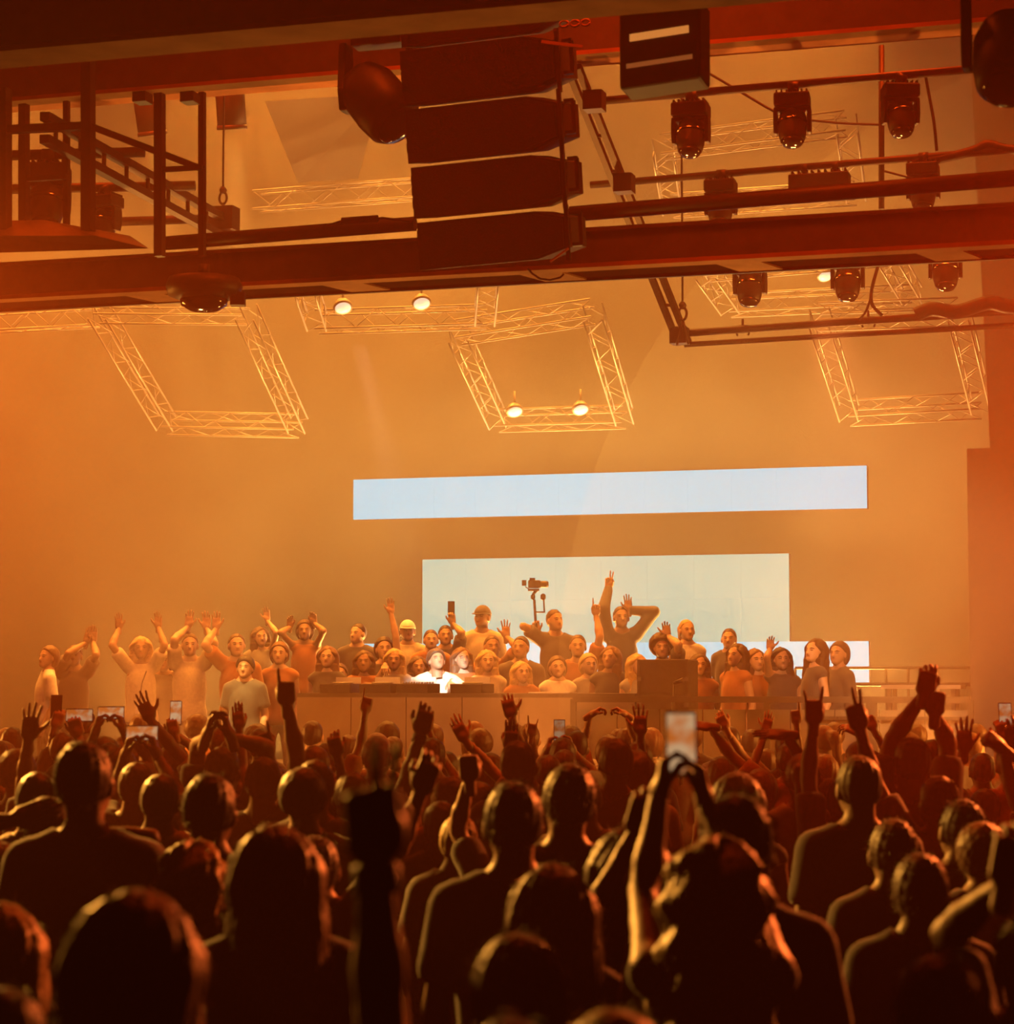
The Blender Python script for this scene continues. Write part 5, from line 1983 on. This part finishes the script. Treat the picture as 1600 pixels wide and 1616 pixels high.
# ------------------------------------------------------------------ people on the stage
# column, top of head, hair, colour, shirt, sleeves, turn of the head, left arm, right arm (fingertip px, py, pose), extras
# they face the crowd, so their right arm shows on the picture's left
SP = [
    (73, 1018, 'bob', 'brown', 'white', 'short', 1.1, None, None, {'c': 22.0, 'say': 'in white top seen in profile at the left end of the stage', 'face': -1.2}),
    (116, 1016, 'short', 'brown', 'charcoal', 'short', 0.2, (148, 990, 'flat'), (142, 992, 'flat'), {'c': 22.3, 'say': 'clapping raised hands beside the white-topped guest'}),
    (222, 1003, 'long', 'blonde', 'cream', 'short', 0.1, (250, 966, 'wave'), (187, 968, 'wave'), {'c': 22.0, 'say': 'in pale top with lanyard throwing both arms up on the left', 'lanyard': 1}),
    (258, 1024, 'bob', 'brown', 'charcoal', 'none', -0.2, (267, 1008, 'fist'), None, {'c': 22.4, 'say': 'lifting a fist beside the lanyard wearer'}),
    (299, 998, 'short', 'brown', 'cream', 'short', 0.1, (326, 968, 'wave'), (300, 966, 'wave'), {'c': 22.3, 'say': 'in cream top with two raised palms left of the table'}),
    (373, 998, 'short', 'brown', 'rust', 'short', 0.6, None, (341, 968, 'wave'), {'c': 22.2, 'say': 'stretching one arm to the left of the table'}),
    (386, 1034, 'curly', 'black', 'charcoal', 'short', 0.0, None, None, {'c': 21.4, 'say': 'standing low in charcoal top at the left table end'}),
    (411, 988, 'long', 'brown', 'grey', 'none', 0.3, (420, 958, 'wave'), None, {'c': 23.5, 'say': 'with hand over head behind the left table end'}),
    (440, 1012, 'bob', 'chestnut', 'rust', 'none', -0.3, None, None, {'c': 22.6, 'say': 'in rust top at the left table end'}),
    (480, 977, 'bob', 'brown', 'rust', 'none', -0.1, (494, 962, 'relaxed'), (458, 968, 'relaxed'), {'c': 23.6, 'say': 'dancing with both elbows up behind the left table end'}),
    (516, 1018, 'long', 'chestnut', 'charcoal', 'none', 0.1, None, None, {'c': 22.8, 'say': 'with long chestnut hair behind the left deck player'}),
    (563, 982, 'short', 'black', 'charcoal', 'short', -0.9, None, None, {'c': 23.6, 'say': 'with black hair looking sideways left of the cream screen'}),
    (574, 1025, 'long', 'brown', 'rust', 'none', 0.1, None, (606, 1060, 'relaxed'), {'c': 22.75, 'say': 'with bare arms bending over the deck players'}),
    (606, 1004, 'bob', 'black', 'charcoal', 'none', 0.2, (616, 944, 'wave'), None, {'c': 23.0, 'say': 'raising one thin arm just left of the cream screen'}),
    (643, 978, 'short', 'brown', 'cream', 'short', 0.3, None, None, {'c': 23.7, 'cap': ('white', 'front'), 'say': 'wearing a white cap at the left edge of the cream screen'}),
    (622, 1022, 'long', 'blonde', 'grey', 'none', -0.2, None, None, {'c': 22.8, 'say': 'with blond hair beside the white-shirted performer'}),
    (690, 1022, 'curly', 'brown', 'white', 'long', 0.35, (712, 1086, 'relaxed'), (664, 1088, 'relaxed'), {'c': 22.62, 'say': 'bearded performer in bright white shirt leaning over the mixer', 'lean': (0.16, 0), 'beard': 1, 'fem': 0}),
    (680, 992, 'short', 'brown', 'rust', 'short', 0.0, None, None, {'c': 23.5, 'say': 'standing right behind the white-shirted performer'}),
    (703, 985, 'short', 'black', 'charcoal', 'short', 0.2, (712, 962, 'grip'), None, {'c': 24.4, 'say': 'holding a phone up before the cream screen', 'phone': (712, 960)}),
    (730, 1020, 'long', 'chestnut', 'rust', 'none', 0.1, None, None, {'c': 22.85, 'say': 'with chestnut hair between the performer and the floral top'}),
    (760, 955, 'short', 'brown', 'cream', 'short', -0.9, None, None, {'c': 24.6, 'cap': ('charcoal', 'front'), 'say': 'wearing a dark cap in front of the cream screen'}),
    (769, 1024, 'long', 'blonde', 'cream', 'none', 0.0, None, None, {'c': 22.75, 'say': 'in pale patterned top right of the performer'}),
    (777, 1001, 'short', 'brown', 'rust', 'short', 0.2, (798, 982, 'open'), None, {'c': 23.4, 'say': 'lifting an open hand below the handheld camera'}),
    (824, 1042, 'long', 'blonde', 'rust', 'none', 0.2, None, None, {'c': 22.7, 'say': 'with long blond hair at the right half of the table'}),
    (821, 1002, 'short', 'black', 'charcoal', 'short', -0.4, None, None, {'c': 23.45, 'say': 'with short black hair below the handheld camera'}),
    (877, 960, 'short', 'brown', 'charcoal', 'short', 0.7, None, (846, 978, 'grip'), {'c': 24.5, 'say': 'holding a stabilised camera high before the cream screen', 'gimbal': 1}),
    (880, 1034, 'bob', 'brown', 'white', 'none', 0.1, None, None, {'c': 22.8, 'say': 'in white strapped top right of the blond dancer'}),
    (912, 1000, 'short', 'brown', 'rust', 'short', 0.1, (941, 947, 'point'), None, {'c': 23.6, 'say': 'pointing up slantwise in front of the cream screen'}),
    (962, 1018, 'long', 'chestnut', 'charcoal', 'none', -0.5, None, None, {'c': 22.9, 'say': 'with long hair below the tallest raised arms'}),
    (981, 955, 'short', 'brown', 'charcoal', 'long', 0.1, (990, 941, 'wave'), (961, 905, 'two'), {'c': 24.8, 'say': 'tall with one straight and one bent arm up on the screen', 'poleL': (1, 0, -0.1)}),
    (1008, 1030, 'long', 'blonde', 'grey', 'none', 0.5, None, None, {'c': 22.9, 'say': 'leaning in with blond hair left of the flight case'}),
    (1045, 1002, 'afro', 'brown', 'charcoal', 'short', 0.1, (1050, 980, 'claw'), None, {'c': 23.5, 'say': 'with round hair and a raised hand behind the flight case'}),
    (1085, 976, 'ponytail', 'blonde', 'white', 'none', 0.3, None, None, {'c': 24.2, 'say': 'in white top with tied hair above the flight case'}),
    (1104, 1030, 'long', 'brown', 'rust', 'none', 0.2, None, None, {'c': 22.7, 'say': 'with long brown hair beside the flight case'}),
    (1150, 990, 'short', 'brown', 'charcoal', 'short', 1.0, None, None, {'c': 23.8, 'say': 'broad-shouldered with round head at the cream screen right part', 'face': -0.7}),
    (1160, 1014, 'longer', 'brown', 'rust', 'none', 0.4, None, None, {'c': 22.8, 'say': 'with very long hair in front of the broad-shouldered guest', 'face': -0.9}),
    (1194, 1022, 'long', 'chestnut', 'rust', 'none', 0.5, None, None, {'c': 23.2, 'say': 'with chestnut hair left of the small raised hand'}),
    (1234, 1020, 'long', 'black', 'charcoal', 'none', -0.3, None, (1216, 1000, 'claw'), {'c': 22.6, 'say': 'raising a small clawed hand before the low screen strip'}),
    (1284, 1006, 'longer', 'brown', 'charcoal', 'none', 0.9, None, None, {'c': 22.6, 'say': 'with very long straight hair at the right end of the low screen', 'face': -1.25}),
    (1322, 1011, 'bob', 'brown', 'charcoal', 'long', 0.9, None, None, {'c': 22.9, 'say': 'with bobbed hair, rightmost before the low screen strip', 'face': -1.1}),
    (535, 1046, 'bob', 'brown', 'rust', 'none', 0.3, None, None, {'c': 23.3, 'say': 'half hidden behind the left deck player'}),
    (660, 1034, 'long', 'brown', 'rust', 'none', 0.5, None, None, {'c': 23.35, 'say': 'half hidden left behind the performer'}),
    (930, 1030, 'bob', 'blonde', 'grey', 'none', 0.3, None, None, {'c': 23.2, 'say': 'under the slanted pointing arm'}),
]
ST = []
for sp in SP:
    c = sp[9]['c']
    lo_c, hi_c = ((22.5, 23.7) if sp[1] > 992 else (24.1, 26.3))
    if sp[0] < 460 and lo_c < 23:
        lo_c = 21.3
    if sp[9].get('beard'):
        hi_c = c = lo_c = 22.55
    if lo_c > 24 and c < lo_c:
        c += 0.8
    ST.append([min(hi_c, max(lo_c, c)), lo_c, hi_c])
for it in range(150):
    for i in range(len(SP)):
        for j in range(i):
            xi, xj = R(SP[i][0], HOR, ST[i][0]), R(SP[j][0], HOR, ST[j][0])
            dx, dy = xi.x - xj.x, xi.y - xj.y
            if abs(dx) < 0.52 and math.hypot(dx / 0.52, dy / 0.36) < 1:
                sg = 1 if (dy > 0 or (dy == 0 and i > j)) else -1
                ST[i][0] = min(ST[i][2], max(ST[i][1], ST[i][0] + 0.03 * sg))
                ST[j][0] = min(ST[j][2], max(ST[j][1], ST[j][0] - 0.03 * sg))
for si, (px, yt, hair, color, shirt, sl, turn, aL, aR, ex) in enumerate(SP):
    c0 = ST[si][0]
    b = R(px, HOR, c0)
    nd = b.dot(N)
    floor = RISER if c0 >= 23.9 else DECK
    zt = P(px, yt, b.y).z - 0.013
    h = zt - floor
    fem = bool(ex.get('fem', hair in ('long', 'longer', 'wavy', 'bob', 'ponytail')))
    h = min(1.93, max(1.45, h))
    fc = math.pi + ex.get('face', rng.uniform(-0.15, 0.25))
    lean = ex.get('lean', (0, 0))
    loc = Vector((b.x, b.y, floor))
    fwd = Vector((-math.sin(fc), math.cos(fc), 0))
    loc = loc - fwd * lean[0] * 1.25
    arms = []
    for i, a in enumerate((aL, aR)):
        if a is None:
            arms.append(None)
            continue
        tp = P(a[0], a[1], b.y + (0.12 if a[1] > 1050 else 0.0) * -2)
        sg = -1 if i == 0 else 1
        dv = (tp - Vector((b.x - 0.16 * sg, b.y, zt - 0.3))).normalized()
        down = a[1] > 1050
        arm = dict(to=tuple(tp), pose=a[2], hl=0.15, dir=(0, -0.9, -0.35) if down else tuple(dv * 0.5 + Vector((0, 0, 0.75))), palm=(0, -1, 0.1) if not down else (0, -0.3, -1))
        if i == 0 and 'poleL' in ex:
            arm['pole'] = ex['poleL']
        if down:
            arm['pole'] = (-sg, 0.3, -0.6)
        arms.append(arm)
    n0 = len(PEOPLE)
    root = person(loc, h, fc, 'person on stage ' + ex['say'] if not ex['say'].startswith('bearded') else ex['say'], hair=hair, hair_color=color,
                  skin=rng.choice([0, 0, 1, 1, 2]), shirt=shirt, sleeves=sl, pants=rng.choice(['black', 'denim', 'grey']), arms=arms,
                  head=(turn * 0.5, 0.1 if not ex.get('beard') else 0.3, 0), fem=fem, lod=1.3, hres=0.0085, group='guests on the stage', lean=lean, cap=ex.get('cap'))
    _, wr, hd = PEOPLE[n0]
    inv = root.matrix_basis.inverted()
    if ex.get('beard'):
        G, org = grid((-0.08, 0.0, -0.05), (0.08, 0.13, 0.07), 0.008)
        D = np.maximum(s_ell(G, (0, 0.035, 0.025), (0.066, 0.072, 0.07)), G[2] - 0.035 + 0 * G[0] + 0 * G[1])
        V, Q = surface_nets(D, org, 0.008)
        ho = [c for c in root.children if c.name.startswith('hair')][0]
        bo = link(bpy.data.objects.new('beard', np_mesh('beard', V, [Q], [HAIRM['brown']])), root)
        bo.matrix_local = ho.matrix_local.copy()
    if ex.get('lanyard'):
        zz = 0.80 * h
        MB().path([(-0.06, 0.10, zz), (-0.02, 0.145, zz - 0.12), (0.0, 0.15, zz - 0.3), (0.0, 0.15, zz - 0.32)], 0.006).build('lanyard', 'cable', root)
        MB().box((0.0, 0.155, zz - 0.37), 0.04, 0.004, 0.055).build('pass_card', 'white_top', root)
    if ex.get('phone'):
        p = P(ex['phone'][0], ex['phone'][1], wr[0][1])
        r_ = empty('phone', p)
        tag(r_, 'phone held up dark against the cream screen', 'phone', 'phones held up')
        MB().box((0, 0, 0), 0.0375, 0.0045, 0.0775).build('case', 'cable', r_, bevel=0.003)
        MB().box((0, 0.005, 0), 0.034, 0.0009, 0.072).build('screen', 'lens_glass', r_)
    if ex.get('gimbal'):
        y = wr[1][1] - 0.03
        g = empty('camera_stabiliser', P(846, 992, y))
        tag(g, 'handheld camera on a two-handled stabiliser raised before the cream screen', 'camera')
        o_ = g.location.copy()

        def q(x, yy, dy=0.0):
            return P(x, yy, y + dy) - o_
        MB().tube(q(846, 995), q(843, 946), 0.014, 10).build('grip_handle', 'black_metal', g)
        MB().tube(q(843, 966), q(860, 966), 0.008, 8).build('cross_bar', 'black_metal', g)
        MB().tube(q(859, 967), q(858, 946), 0.009, 8).build('side_handle', 'black_metal', g)
        MB().lathe([(0.01, -0.035), (0.028, -0.02), (0.028, 0.02), (0.01, 0.035)], q(857, 942), Z, 14).build('handle_knob', 'black_metal', g)
        MB().lathe([(0.01, -0.03), (0.024, -0.015), (0.024, 0.015), (0.01, 0.03)], q(841, 942), Z, 14).build('motor', 'black_metal', g)
        MB().tube(q(841, 938), q(848, 930), 0.016, 8).build('arm', 'black_metal', g)
        MB().box(q(842, 931), 0.06, 0.03, 0.012).build('plate', 'black_metal', g)
        cb = MB().box(q(843, 922), 0.065, 0.035, 0.042).build('camera_body', 'black_metal', g, bevel=0.008)
        MB().box(q(840, 914), 0.03, 0.03, 0.012).build('viewfinder', 'black_metal', cb)
        MB().lathe([(0.035, 0), (0.035, 0.06), (0.03, 0.09)], q(852, 922), Vector((1, -0.2, 0.0)), 16).build('camera_lens', 'black_metal', cb)
        MB().box(q(827, 920), 0.024, 0.01, 0.03).build('monitor', 'black_metal', g)
        MB().tube(q(829, 926), q(838, 932), 0.006, 6).build('monitor_arm', 'black_metal', g)
